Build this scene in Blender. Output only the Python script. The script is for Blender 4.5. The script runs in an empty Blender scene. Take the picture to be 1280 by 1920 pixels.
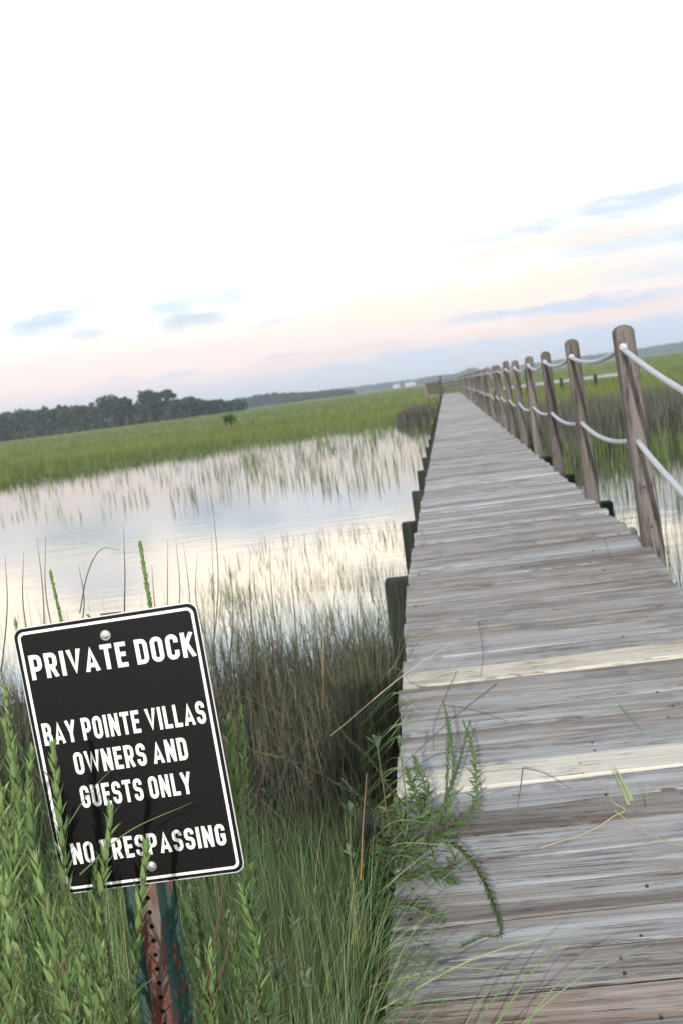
import bpy, bmesh, math, random
import numpy as np
from math import sin, cos, pi, radians, atan2, sqrt
from mathutils import Vector, Matrix

scene = bpy.context.scene
COL = scene.collection
rng = np.random.default_rng(7)
random.seed(7)

# ------------------------------------------------------------------ camera
CZ = 1.75; F = 2200.0
YAW, PITCH, ROLL = radians(5.8), radians(5.69), radians(-7.41)
ROT = Matrix.Rotation(YAW, 3, 'Z') @ Matrix.Rotation(pi/2-PITCH, 3, 'X') @ Matrix.Rotation(ROLL, 3, 'Z')
cam = bpy.data.cameras.new('camera')
cam.sensor_fit = 'VERTICAL'; cam.sensor_height = 22.3; cam.sensor_width = 14.9
cam.lens = 22.3*F/1920.0
cam.clip_start = 0.05; cam.clip_end = 20000
cam.dof.use_dof = True; cam.dof.focus_distance = 2.25; cam.dof.aperture_fstop = 5.6
camo = bpy.data.objects.new('camera', cam); COL.objects.link(camo)
camo.matrix_world = Matrix.Translation((0, 0, CZ)) @ ROT.to_4x4()
scene.camera = camo
scene.render.resolution_x = 682; scene.render.resolution_y = 1024

def ray(x, y): return ROT @ Vector(((x-640)/F, -(y-960)/F, -1.0))
def at_y(x, y, Y):                        # point seen at pixel (x, y) at distance Y down the dock
    d = ray(x, y); return Vector((0, 0, CZ)) + d*(Y/d.y)
def at_z(x, y, z):
    d = ray(x, y); return Vector((0, 0, CZ)) + d*((z-CZ)/d.z)
YB, SL = 5.9, 0.14                        # ramp bends into the level deck at YB, slope SL
def at_ramp(x, y, h=0.0):
    d = ray(x, y); t = (0.8+h-YB*SL-CZ)/(d.z-SL*d.y)
    return Vector((0, 0, CZ)) + d*t

# ------------------------------------------------------------------ sun, sky, exposure
SUN_EL = radians(17); SUN_TRAVEL = radians(3)      # light travels towards azimuth (from +Y to +X)
sd = bpy.data.lights.new('flash_sun', 'SUN'); sd.energy = 3.6; sd.angle = radians(0.6); sd.color = (1.0, 0.97, 0.93)  # directional lamp standing in for the camera flash
so = bpy.data.objects.new('flash_sun', sd); COL.objects.link(so)
tv = Vector((sin(SUN_TRAVEL)*cos(SUN_EL), cos(SUN_TRAVEL)*cos(SUN_EL), -sin(SUN_EL)))
so.rotation_euler = tv.to_track_quat('-Z', 'Y').to_euler()

world = bpy.data.worlds.new('World'); scene.world = world; world.use_nodes = True
wn = world.node_tree; wn.nodes.clear(); WL = wn.links

class NT:
    """small helper for wiring node trees"""
    def __init__(s, tree): s.t = tree
    def n(s, kind, **kw):
        nd = s.t.nodes.new(kind)
        for k, v in kw.items(): setattr(nd, k, v)
        return nd
    def put(s, sock, v):
        if isinstance(v, bpy.types.NodeSocket): s.t.links.new(v, sock)
        else: sock.default_value = v
    def math(s, op, a, b=0.0, c=None, clamp=False):
        nd = s.n('ShaderNodeMath', operation=op); nd.use_clamp = clamp
        s.put(nd.inputs[0], a); s.put(nd.inputs[1], b)
        if c is not None: s.put(nd.inputs[2], c)
        return nd.outputs[0]
    def mix(s, f, a, b, mode='MIX'):
        nd = s.n('ShaderNodeMix', data_type='RGBA', blend_type=mode); nd.clamp_factor = True
        s.put(nd.inputs[0], f); s.put(nd.inputs[6], a); s.put(nd.inputs[7], b)
        return nd.outputs[2]
    def ramp(s, f, stops, interp='LINEAR'):
        nd = s.n('ShaderNodeValToRGB'); cr = nd.color_ramp; cr.interpolation = interp
        while len(cr.elements) < len(stops): cr.elements.new(0.5)
        for e, (p, c) in zip(cr.elements, stops):
            e.position = p; e.color = (c[0], c[1], c[2], 1) if not isinstance(c, float) else (c, c, c, 1)
        s.put(nd.inputs[0], f); return nd.outputs[0]
    def noise(s, vec, scale, detail=3, rough=0.5, dist=0.0):
        nd = s.n('ShaderNodeTexNoise'); nd.inputs['Scale'].default_value = scale
        nd.inputs['Detail'].default_value = detail; nd.inputs['Roughness'].default_value = rough
        nd.inputs['Distortion'].default_value = dist
        if vec is not None: s.t.links.new(vec, nd.inputs['Vector'])
        return nd.outputs[0]
    def mapping(s, vec, scale=(1, 1, 1), loc=(0, 0, 0), rot=(0, 0, 0)):
        nd = s.n('ShaderNodeMapping'); nd.inputs['Scale'].default_value = scale
        nd.inputs['Location'].default_value = loc; nd.inputs['Rotation'].default_value = rot
        s.t.links.new(vec, nd.inputs['Vector']); return nd.outputs[0]
    def smooth(s, v, a, b):
        nd = s.n('ShaderNodeMapRange', interpolation_type='SMOOTHSTEP')
        s.put(nd.inputs[0], v); nd.inputs[1].default_value = a; nd.inputs[2].default_value = b
        return nd.outputs[0]

def build_world():
    w = NT(wn)
    tc = w.n('ShaderNodeTexCoord').outputs['Generated']
    sp = w.n('ShaderNodeSeparateXYZ'); WL.new(tc, sp.inputs[0])
    x, y, z = sp.outputs
    A = w.math('ARCTAN2', x, y); E = w.math('ARCSINE', z)
    cmb = w.n('ShaderNodeCombineXYZ'); WL.new(A, cmb.inputs[0]); WL.new(E, cmb.inputs[1])
    ae = cmb.outputs[0]
    wob = w.noise(w.mapping(tc, (1, 1, 3)), 9.0, 5, 0.6)
    wob2 = w.noise(w.mapping(tc, (1, 1, 3), (5, 3, 1)), 26.0, 4, 0.6)
    Ed = w.math('ADD', E, w.math('MULTIPLY', w.math('SUBTRACT', wob, 0.5), 0.03))
    Ed2 = w.math('ADD', Ed, w.math('MULTIPLY', w.math('SUBTRACT', wob2, 0.5), 0.016))
    # veil of evening cloud, by elevation (Ed/1.6 maps to 0..1)
    base = w.ramp(w.math('DIVIDE', Ed2, 1.6), [
        (0.0, (0.62, 0.68, 0.80)), (0.012, (0.78, 0.76, 0.84)), (0.022, (1.0, 0.85, 0.84)),
        (0.036, (1.0, 0.86, 0.80)), (0.046, (1.0, 0.91, 0.85)), (0.056, (0.90, 0.93, 1.0)), (0.068, (1.0, 0.88, 0.73)),
        (0.100, (1.0, 0.86, 0.68)), (0.130, (0.78, 0.92, 1.0)), (0.20, (0.93, 0.96, 1.0)), (0.30, (0.94, 0.96, 1.0)), (1.0, (0.80, 0.88, 1.0))])
    gain = w.ramp(w.math('DIVIDE', E, 1.6), [(0.0, 0.33), (0.018, 0.335), (0.036, 0.36), (0.050, 0.41), (0.063, 0.52), (0.078, 0.88), (0.095, 1.0), (0.13, 1.05), (0.20, 0.44), (0.32, 0.26), (1.0, 0.20)])
    base = w.mix(1.0, base, gain, 'MULTIPLY')
    two = w.n('ShaderNodeVectorMath', operation='SCALE'); WL.new(base, two.inputs[0]); two.inputs['Scale'].default_value = 2.0
    base = two.outputs[0]
    # streaks of pale blue between the veils, stronger to the right
    s1 = w.noise(w.mapping(ae, (4.5, 34, 1), (0.3, 0.1, 0), (0, 0, radians(-7))), 1.0, 5, 0.55, 0.4)
    right = w.smooth(A, -0.16, 0.16)
    low = w.math('MULTIPLY', w.smooth(E, -0.01, 0.03), w.smooth(E, 0.19, 0.11))
    m = w.math('MULTIPLY', w.math('MULTIPLY', w.smooth(s1, 0.42, 0.66), low), w.math('MULTIPLY_ADD', right, 0.85, 0.12))
    colr = w.mix(m, base, (0.47, 0.54, 0.63, 1))
    # separate clouds: azimuth, elevation, half width, half height, tilt, strength, colour
    cool = (0.66, 0.74, 0.90, 1); grey = (0.40, 0.485, 0.57, 1); blue = (0.41, 0.485, 0.60, 1); pink = (0.64, 0.53, 0.50, 1); warm = (0.72, 0.62, 0.53, 1)
    cl = [(-0.325, 0.090, 0.030, 0.0100, 0, 1, grey), (-0.217, 0.0915, 0.024, 0.0075, 0, 0.95, grey),
          (-0.204, 0.075, 0.028, 0.0085, 0, 0.9, grey), (-0.172, 0.0935, 0.021, 0.0075, 0, 1, grey),
          (-0.292, 0.076, 0.015, 0.005, 0, 0.7, grey), (-0.284, 0.100, 0.020, 0.008, 0, 0.7, grey),
          (-0.100, 0.104, 0.014, 0.006, -0.2, 0.6, blue), (-0.140, 0.067, 0.018, 0.004, 0.1, 0.45, blue),
          (-0.131, 0.038, 0.018, 0.0024, 0, 0.45, blue), (-0.222, 0.034, 0.016, 0.003, 0, 0.5, blue),
          (-0.270, 0.036, 0.010, 0.0025, 0, 0.45, blue), (-0.055, 0.037, 0.014, 0.002, 0, 0.4, blue),
          (0.115, 0.119, 0.15, 0.012, 0.06, 0.85, blue), (0.03, 0.103, 0.09, 0.012, 0.10, 0.55, blue), (0.21, 0.128, 0.08, 0.008, 0.02, 0.7, blue),
          (-0.165, 0.102, 0.060, 0.014, 0.06, 0.75, cool), (-0.08, 0.096, 0.055, 0.012, 0.1, 0.7, cool), (-0.31, 0.130, 0.06, 0.018, 0.1, 0.75, cool), (-0.05, 0.16, 0.05, 0.012, 0.1, 0.6, cool), (0.17, 0.17, 0.08, 0.02, 0.1, 0.6, cool),
          (0.12, 0.100, 0.13, 0.008, 0.05, 0.8, warm), (0.05, 0.070, 0.16, 0.013, 0.05, 0.9, warm),
          (0.115, 0.048, 0.075, 0.0065, -0.04, 0.95, blue), (0.03, 0.049, 0.03, 0.004, 0.02, 0.6, blue),
          (0.00, 0.020, 0.10, 0.007, 0.02, 0.55, blue), (0.20, 0.020, 0.12, 0.013, 0.0, 0.95, blue),
          (0.10, 0.036, 0.09, 0.006, 0.03, 0.75, pink), (-0.08, 0.033, 0.07, 0.008, 0.04, 0.7, pink)]
    for (a, e, ra, re, t, st, c) in cl:
        da = w.math('SUBTRACT', A, a); de = w.math('SUBTRACT', Ed2 if re > 0.005 else E, e)
        u = w.math('MULTIPLY', w.math('ADD', w.math('MULTIPLY', da, cos(t)), w.math('MULTIPLY', de, sin(t))), 1/ra)
        v = w.math('MULTIPLY', w.math('SUBTRACT', w.math('MULTIPLY', de, cos(t)), w.math('MULTIPLY', da, sin(t))), 1/re)
        r2 = w.math('ADD', w.math('MULTIPLY', u, u), w.math('MULTIPLY', v, v))
        r2 = w.math('ADD', r2, w.math('MULTIPLY', w.math('SUBTRACT', wob2, 0.5), 2.2))
        mk = w.math('MULTIPLY', w.smooth(r2, 2.3, -0.6), st)
        colr = w.mix(mk, colr, c)
    sky = w.n('ShaderNodeTexSky', sky_type='NISHITA'); sky.sun_disc = False
    sky.sun_elevation = SUN_EL; sky.sun_rotation = SUN_TRAVEL + pi
    sky.air_density = 1.0; sky.dust_density = 2.0
    b1 = w.n('ShaderNodeBackground'); WL.new(sky.outputs[0], b1.inputs[0]); b1.inputs[1].default_value = 0.06
    b2 = w.n('ShaderNodeBackground'); WL.new(colr, b2.inputs[0]); b2.inputs[1].default_value = 1.75
    ms = w.n('ShaderNodeMixShader'); ms.inputs[0].default_value = 0.88
    WL.new(b1.outputs[0], ms.inputs[1]); WL.new(b2.outputs[0], ms.inputs[2])
    out = w.n('ShaderNodeOutputWorld'); WL.new(ms.outputs[0], out.inputs[0])
build_world()
scene.view_settings.view_transform = 'Standard'; scene.view_settings.look = 'None'
scene.view_settings.exposure = 0.0; scene.view_settings.gamma = 1.0
try: scene.view_settings.use_curve_mapping = False
except Exception: pass
scene.render.engine = 'CYCLES'
scene.cycles.max_bounces = 6; scene.cycles.volume_bounces = 0; scene.cycles.transparent_max_bounces = 4

# ------------------------------------------------------------------ helpers
def new_mat(name, rough=0.8, spec=0.3):
    m = bpy.data.materials.new(name); m.use_nodes = True
    t = NT(m.node_tree); p = m.node_tree.nodes['Principled BSDF']
    p.inputs['Roughness'].default_value = rough; p.inputs['Specular IOR Level'].default_value = spec
    return m, t, p
def tag(o, label=None, cat=None, group=None, kind=None):
    if label: o['label'] = label
    if cat: o['category'] = cat
    if group: o['group'] = group
    if kind: o['kind'] = kind
    return o
def empty(name, loc=(0, 0, 0)):
    o = bpy.data.objects.new(name, None); o.location = loc; o.empty_display_size = 0.1
    COL.objects.link(o); return o
def link(name, me, mat, parent=None):
    """meshes are built in world space; a parent only sits at its base, so undo its offset"""
    o = bpy.data.objects.new(name, me); COL.objects.link(o)
    if mat is not None and len(me.materials) == 0: me.materials.append(mat)
    if parent is not None:
        o.parent = parent
        off = Vector((0, 0, 0)); p = parent
        while p is not None: off = off + p.location; p = p.parent
        o.location = -off
    return o
def np_mesh(name, V, faces4=None, tint=None, faces3=None, smooth=False):
    me = bpy.data.meshes.new(name)
    V = np.asarray(V, dtype=np.float32)
    nf4 = 0 if faces4 is None else len(faces4); nf3 = 0 if faces3 is None else len(faces3)
    idx = []
    if nf4: idx.append(np.asarray(faces4, dtype=np.int32).ravel())
    if nf3: idx.append(np.asarray(faces3, dtype=np.int32).ravel())
    idx = np.concatenate(idx)
    tot = np.concatenate([np.full(nf4, 4, np.int32), np.full(nf3, 3, np.int32)])
    st = np.concatenate([[0], np.cumsum(tot)[:-1]]).astype(np.int32)
    me.vertices.add(len(V)); me.vertices.foreach_set('co', V.ravel())
    me.loops.add(len(idx)); me.loops.foreach_set('vertex_index', idx)
    me.polygons.add(len(tot)); me.polygons.foreach_set('loop_start', st); me.polygons.foreach_set('loop_total', tot)
    if smooth: me.polygons.foreach_set('use_smooth', np.ones(len(tot), bool))
    me.update(calc_edges=True)
    if tint is not None:
        a = me.attributes.new('tint', 'FLOAT', 'POINT'); a.data.foreach_set('value', np.asarray(tint, np.float32))
    return me

class MB:
    """collects simple shapes, each with a tint, into ONE mesh"""
    def __init__(s): s.v = []; s.f = []; s.t = []
    def add(s, vs, fs, tint=0.5):
        b = len(s.v); s.v += [tuple(p) for p in vs]; s.f += [tuple(b+i for i in f) for f in fs]; s.t += [tint]*len(vs)
    def box(s, lo, hi, tint=0.5, bev=0.0, rot=None, piv=None):
        x0, y0, z0 = lo; x1, y1, z1 = hi; b = bev
        if b <= 0:
            vs = [(x0,y0,z0),(x1,y0,z0),(x1,y1,z0),(x0,y1,z0),(x0,y0,z1),(x1,y0,z1),(x1,y1,z1),(x0,y1,z1)]
            fs = [(0,3,2,1),(4,5,6,7),(0,1,5,4),(1,2,6,5),(2,3,7,6),(3,0,4,7)]
        else:                              # top edges chamfered
            vs = [(x0,y0,z0),(x1,y0,z0),(x1,y1,z0),(x0,y1,z0),(x0,y0,z1-b),(x1,y0,z1-b),(x1,y1,z1-b),(x0,y1,z1-b),
                  (x0+b,y0+b,z1),(x1-b,y0+b,z1),(x1-b,y1-b,z1),(x0+b,y1-b,z1)]
            fs = [(0,3,2,1),(0,1,5,4),(1,2,6,5),(2,3,7,6),(3,0,4,7),(4,5,9,8),(5,6,10,9),(6,7,11,10),(7,4,8,11),(8,9,10,11)]
        if rot is not None: vs = [tuple(rot @ (Vector(p)-piv) + piv) for p in vs]
        s.add(vs, fs, tint)
    def tube(s, pts, r, sides=8, tint=0.5, caps=True):
        pts = [Vector(p) for p in pts]; n = len(pts)
        rs = r if isinstance(r, (list, tuple)) else [r]*n
        vs = []
        ref = Vector((0.13, 0.2, 1)).normalized()
        for i, p in enumerate(pts):
            d = (pts[min(i+1, n-1)]-pts[max(i-1, 0)]).normalized()
            rf = ref if abs(d.dot(ref)) < 0.95 else Vector((1, 0, 0))
            a = d.cross(rf).normalized(); b = d.cross(a).normalized()
            for k in range(sides):
                th = 2*pi*k/sides; vs.append(p + (a*cos(th)+b*sin(th))*rs[i])
        fs = [(i*sides+k, i*sides+(k+1) % sides, (i+1)*sides+(k+1) % sides, (i+1)*sides+k) for i in range(n-1) for k in range(sides)]
        if caps: fs += [tuple(range(sides))[::-1], tuple((n-1)*sides+k for k in range(sides))]
        s.add(vs, fs, tint)
    def build(s, name, mat, parent=None, smooth=False):
        me = bpy.data.meshes.new(name); me.from_pydata(s.v, [], s.f); me.update()
        a = me.attributes.new('tint', 'FLOAT', 'POINT'); a.data.foreach_set('value', np.array(s.t, np.float32))
        if smooth: me.polygons.foreach_set('use_smooth', np.ones(len(me.polygons), bool))
        return link(name, me, mat, parent)

# ------------------------------------------------------------------ materials
def leaf_mat(name, stops, rough=0.6, transl=0.3, noise_scale=0.0, spec=0.3, stretch=(1, 1, 1)):
    """foliage: colour from each blade's own tint, plus thin-leaf translucency"""
    m, t, p = new_mat(name, rough, spec)
    at = t.n('ShaderNodeAttribute', attribute_name='tint')
    f = at.outputs['Fac']
    if noise_scale:
        g = t.n('ShaderNodeNewGeometry')
        f = t.math('ADD', f, t.math('MULTIPLY', t.math('SUBTRACT', t.noise(t.mapping(g.outputs['Position'], stretch), noise_scale, 4, 0.6), 0.5), 1.5))
    c = t.ramp(f, stops)
    t.put(p.inputs['Base Color'], c)
    tr = t.n('ShaderNodeBsdfTranslucent'); t.put(tr.inputs[0], c)
    ms = t.n('ShaderNodeMixShader'); ms.inputs[0].default_value = transl
    t.t.links.new(p.outputs[0], ms.inputs[1]); t.t.links.new(tr.outputs[0], ms.inputs[2])
    t.t.links.new(ms.outputs[0], t.t.nodes['Material Output'].inputs[0])
    return m

def wood_mat(name, axis, cols, grain=1.0, knots=True, rough=0.85, dark=0.55, cracks=0.6):
    """weathered timber; axis is the direction the boards run. Colour per board from its tint."""
    m, t, p = new_mat(name, rough, 0.25)
    g = t.n('ShaderNodeTexCoord').outputs['Object']
    at = t.n('ShaderNodeAttribute', attribute_name='tint').outputs['Fac']
    off = t.n('ShaderNodeCombineXYZ'); t.put(off.inputs[0], t.math('MULTIPLY', at, 37.0)); t.put(off.inputs[2], t.math('MULTIPLY', at, 91.0))
    va = t.n('ShaderNodeVectorMath', operation='ADD'); t.t.links.new(g, va.inputs[0]); t.t.links.new(off.outputs[0], va.inputs[1])
    v = va.outputs[0]
    def sc(l, c): return {'X': (l, c, c), 'Y': (c, l, c), 'Z': (c, c, l)}[axis]
    wide = t.noise(t.mapping(v, sc(0.9, 19)), 1.0*grain, 5, 0.7, 0.5)
    wide = t.math('MULTIPLY_ADD', t.math('SUBTRACT', wide, 0.5), 1.15, 0.5)
    fine = t.noise(t.mapping(v, sc(2.2, 120)), 1.0*grain, 5, 0.65, 0.3)
    hair = t.noise(t.mapping(v, sc(5.0, 330)), 1.0*grain, 3, 0.6)
    blot = t.noise(v, 4.0, 3, 0.6)
    base = t.ramp(t.math('ADD', t.math('MULTIPLY', wide, 0.75), t.math('MULTIPLY', t.math('SUBTRACT', at, 0.5), 0.35)), cols)
    c = t.mix(t.math('MULTIPLY', t.smooth(fine, 0.45, 0.75), dark), base, [q*0.45 for q in cols[0][1]]+[1])
    c = t.mix(t.math('MULTIPLY', t.smooth(hair, 0.55, 0.8), 0.35), c, [q*0.4 for q in cols[0][1]]+[1])
    c = t.mix(t.math('MULTIPLY', t.smooth(fine, 0.42, 0.2), 0.45), c, [min(1, q*1.25) for q in cols[-1][1]]+[1])
    # long splits along the grain
    cr = t.noise(t.mapping(v, sc(1.1, 42), (7, 3, 5)), 1.0*grain, 6, 0.7, 0.2)
    cm = t.math('MULTIPLY', t.smooth(t.math('ABSOLUTE', t.math('SUBTRACT', cr, 0.5)), 0.018, 0.0), t.math('MULTIPLY', t.smooth(blot, 0.45, 0.6), cracks))
    c = t.mix(cm, c, (0.045, 0.035, 0.03, 1))
    hgt = t.math('SUBTRACT', t.math('ADD', t.math('MULTIPLY', fine, 0.6), t.math('MULTIPLY', wide, 0.9)), t.math('MULTIPLY', cm, 0.8))
    if knots:
        vo = t.n('ShaderNodeTexVoronoi', feature='F1'); vo.inputs['Scale'].default_value = 1.0
        wv = t.n('ShaderNodeVectorMath', operation='ADD'); t.t.links.new(t.mapping(v, sc(2.6, 5.6)), wv.inputs[0])
        nv = t.n('ShaderNodeTexNoise'); nv.inputs['Scale'].default_value = 14; t.t.links.new(v, nv.inputs[0])
        sv = t.n('ShaderNodeVectorMath', operation='SCALE'); t.t.links.new(nv.outputs['Color'], sv.inputs[0]); sv.inputs['Scale'].default_value = 0.10
        t.t.links.new(sv.outputs[0], wv.inputs[1]); t.t.links.new(wv.outputs[0], vo.inputs['Vector'])
        rare = t.n('ShaderNodeSeparateColor'); t.t.links.new(vo.outputs['Color'], rare.inputs[0])
        k = t.math('MULTIPLY', t.smooth(vo.outputs['Distance'], 0.085, 0.045), t.math('GREATER_THAN', rare.outputs[0], 0.55))
        ring = t.math('MULTIPLY', t.smooth(t.math('ABSOLUTE', t.math('SUBTRACT', vo.outputs['Distance'], 0.15)), 0.05, 0.0), t.math('GREATER_THAN', rare.outputs[0], 0.55))
        c = t.mix(t.math('MULTIPLY', ring, 0.35), c, (0.20, 0.13, 0.085, 1))
        c = t.mix(t.math('MULTIPLY', k, 0.85), c, (0.085, 0.048, 0.035, 1))
    t.put(p.inputs['Base Color'], c)
    bp = t.n('ShaderNodeBump'); bp.inputs['Strength'].default_value = 0.9; bp.inputs['Distance'].default_value = 0.006
    t.put(bp.inputs['Height'], hgt); t.t.links.new(bp.outputs[0], p.inputs['Normal'])
    return m

GREYWOOD = [(0.22, (0.130, 0.108, 0.092)), (0.35, (0.240, 0.222, 0.208)), (0.46, (0.318, 0.318, 0.322)), (0.60, (0.410, 0.425, 0.450))]
M_deck = wood_mat('weathered_deck_wood', 'X', GREYWOOD, rough=0.7)
M_deck.node_tree.nodes['Principled BSDF'].inputs['Specular IOR Level'].default_value = 0.5
M_new = wood_mat('fresh_pine', 'X', [(0.12, (0.40, 0.33, 0.25)), (0.32, (0.54, 0.505, 0.43)), (0.6, (0.63, 0.61, 0.55))], dark=0.32, cracks=0.45)
M_orange = wood_mat('stained_orange_wood', 'X', [(0.2, (0.23, 0.175, 0.14)), (0.36, (0.35, 0.31, 0.28)), (0.55, (0.43, 0.42, 0.42))], dark=0.4)
M_post = wood_mat('weathered_post_wood', 'Z', [(0.25, (0.065, 0.055, 0.048)), (0.45, (0.145, 0.125, 0.112)), (0.7, (0.24, 0.22, 0.21))], dark=0.5, knots=False, cracks=1.0)
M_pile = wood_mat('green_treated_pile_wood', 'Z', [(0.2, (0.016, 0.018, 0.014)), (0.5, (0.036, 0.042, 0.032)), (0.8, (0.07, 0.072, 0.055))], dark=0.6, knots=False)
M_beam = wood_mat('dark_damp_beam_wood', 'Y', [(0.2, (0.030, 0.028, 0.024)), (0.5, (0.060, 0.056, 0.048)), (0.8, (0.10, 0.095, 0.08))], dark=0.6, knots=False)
M_rail = wood_mat('dark_rail_wood', 'X', [(0.2, (0.06, 0.05, 0.045)), (0.5, (0.09, 0.08, 0.07)), (0.8, (0.14, 0.13, 0.12))], dark=0.4, knots=False)

m, t, p = new_mat('braided_white_rope', 0.75, 0.3); M_rope = m
g = t.n('ShaderNodeTexCoord').outputs['Object']
wv = t.n('ShaderNodeTexWave', wave_type='BANDS', bands_direction='DIAGONAL'); wv.inputs['Scale'].default_value = 26
t.t.links.new(g, wv.inputs['Vector'])
dirt = t.noise(g, 7, 4, 0.6)
c = t.mix(t.math('MULTIPLY', wv.outputs['Fac'], 0.55), (0.58, 0.60, 0.64, 1), (0.24, 0.26, 0.29, 1))
c = t.mix(t.math('MULTIPLY', t.smooth(dirt, 0.45, 0.75), 0.5), c, (0.36, 0.36, 0.33, 1))
t.put(p.inputs['Base Color'], c)
bp = t.n('ShaderNodeBump'); bp.inputs['Strength'].default_value = 0.5; bp.inputs['Distance'].default_value = 0.003
t.put(bp.inputs['Height'], wv.outputs['Fac']); t.t.links.new(bp.outputs[0], p.inputs['Normal'])

m, t, p = new_mat('iron_bolt', 0.6, 0.5); M_bolt = m
p.inputs['Base Color'].default_value = (0.03, 0.022, 0.018, 1)
m, t, p = new_mat('zinc_bolt', 0.32, 0.5); M_zinc = m
p.inputs['Metallic'].default_value = 0.9; p.inputs['Base Color'].default_value = (0.62, 0.62, 0.60, 1)

m, t, p = new_mat('sign_black_sheeting', 0.5, 0.18); M_black = m
g = t.n('ShaderNodeTexCoord').outputs['Object']
gr = t.noise(g, 420, 2, 0.7); sc_ = t.noise(t.mapping(g, (30, 30, 140)), 1.0, 5, 0.75)
c = t.mix(t.smooth(gr, 0.35, 0.75), (0.0025, 0.0022, 0.0021, 1), (0.0095, 0.0085, 0.008, 1))
c = t.mix(t.math('MULTIPLY', t.smooth(sc_, 0.70, 0.76), 0.5), c, (0.10, 0.10, 0.10, 1))
t.put(p.inputs['Base Color'], c)
bp = t.n('ShaderNodeBump'); bp.inputs['Strength'].default_value = 0.12; bp.inputs['Distance'].default_value = 0.0006
t.put(bp.inputs['Height'], gr); t.t.links.new(bp.outputs[0], p.inputs['Normal'])
m, t, p = new_mat('sign_white_sheeting', 0.5, 0.4); M_white = m
g = t.n('ShaderNodeTexCoord').outputs['Object']
c = t.mix(t.smooth(t.noise(g, 60, 5, 0.7), 0.35, 0.8), (0.86, 0.87, 0.83, 1), (0.68, 0.69, 0.64, 1))
t.put(p.inputs['Base Color'], c)
m, t, p = new_mat('bare_aluminium', 0.45, 0.5); M_alu = m
p.inputs['Metallic'].default_value = 0.3; p.inputs['Base Color'].default_value = (0.66, 0.64, 0.66, 1)

def steel_post_mat(name, face_rust):
    """green painted steel; the punched middle face has mostly rusted"""
    m, t, p = new_mat(name, 0.62, 0.4)
    g = t.n('ShaderNodeTexCoord').outputs['Object']
    n1 = t.noise(t.mapping(g, (1, 1, 0.35)), 55, 6, 0.7); n2 = t.noise(g, 260, 4, 0.7); n3 = t.noise(t.mapping(g, (1, 1, 0.25), (3, 1, 2)), 26, 4, 0.6)
    green = t.mix(n3, (0.016, 0.044, 0.036, 1), (0.038, 0.085, 0.070, 1))
    rust = t.ramp(t.math('ADD', t.math('MULTIPLY', n2, 0.5), t.math('MULTIPLY', n1, 0.5)), [(0.3, (0.045, 0.016, 0.012)), (0.5, (0.105, 0.034, 0.024)), (0.7, (0.17, 0.075, 0.055))])
    worn = t.mix(t.smooth(n3, 0.47, 0.60), rust, (0.15, 0.115, 0.10, 1))
    th = 0.42 if face_rust else 0.55
    c = t.mix(t.smooth(n1, th, th+0.07), green, worn if face_rust else rust)
    c = t.mix(t.math('MULTIPLY', t.smooth(n2, 0.62, 0.7), 0.6), c, (0.40, 0.42, 0.38, 1)) if not face_rust else c
    if face_rust: c = t.mix(t.smooth(n1, 0.30, 0.40), green, worn)
    t.put(p.inputs['Base Color'], c)
    bp = t.n('ShaderNodeBump'); bp.inputs['Strength'].default_value = 0.4; bp.inputs['Distance'].default_value = 0.001
    t.put(bp.inputs['Height'], n1); t.t.links.new(bp.outputs[0], p.inputs['Normal'])
    return m
M_flange = steel_post_mat('green_painted_steel', False)
M_web = steel_post_mat('rusted_steel', True)
m, t, p = new_mat('punched_hole_dark', 0.9, 0.1); M_hole = m; p.inputs['Base Color'].default_value = (0.006, 0.005, 0.004, 1)

m, t, p = new_mat('marsh_mud', 0.9, 0.2); M_ground = m
g = t.n('ShaderNodeNewGeometry').outputs['Position']
sp = t.n('ShaderNodeSeparateXYZ'); t.t.links.new(g, sp.inputs[0])
n = t.noise(g, 9, 6, 0.7); n2 = t.noise(t.mapping(g, (1, 1, 1)), 0.02, 5, 0.6)
near = t.mix(t.smooth(n, 0.35, 0.7), (0.016, 0.014, 0.010, 1), (0.055, 0.045, 0.030, 1))
far = t.mix(t.smooth(n2, 0.35, 0.7), (0.075, 0.125, 0.030, 1), (0.11, 0.16, 0.045, 1))
t.put(p.inputs['Base Color'], t.mix(t.smooth(sp.outputs[1], 18, 60), near, far))

m, t, p = new_mat('still_marsh_water', 0.02, 0.5); M_water = m
p.inputs['IOR'].default_value = 1.333
p.inputs['Base Color'].default_value = (0.030, 0.034, 0.026, 1)
g = t.n('ShaderNodeNewGeometry').outputs['Position']
r1 = t.noise(t.mapping(g, (0.5, 1.6, 1)), 2.2, 3, 0.5, 0.4); r2 = t.noise(t.mapping(g, (0.6, 1.5, 1)), 16, 2, 0.5)
bp = t.n('ShaderNodeBump'); bp.inputs['Strength'].default_value = 0.05; bp.inputs['Distance'].default_value = 0.05
t.put(bp.inputs['Height'], t.math('ADD', r1, t.math('MULTIPLY', r2, 0.10))); t.t.links.new(bp.outputs[0], p.inputs['Normal'])

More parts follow.
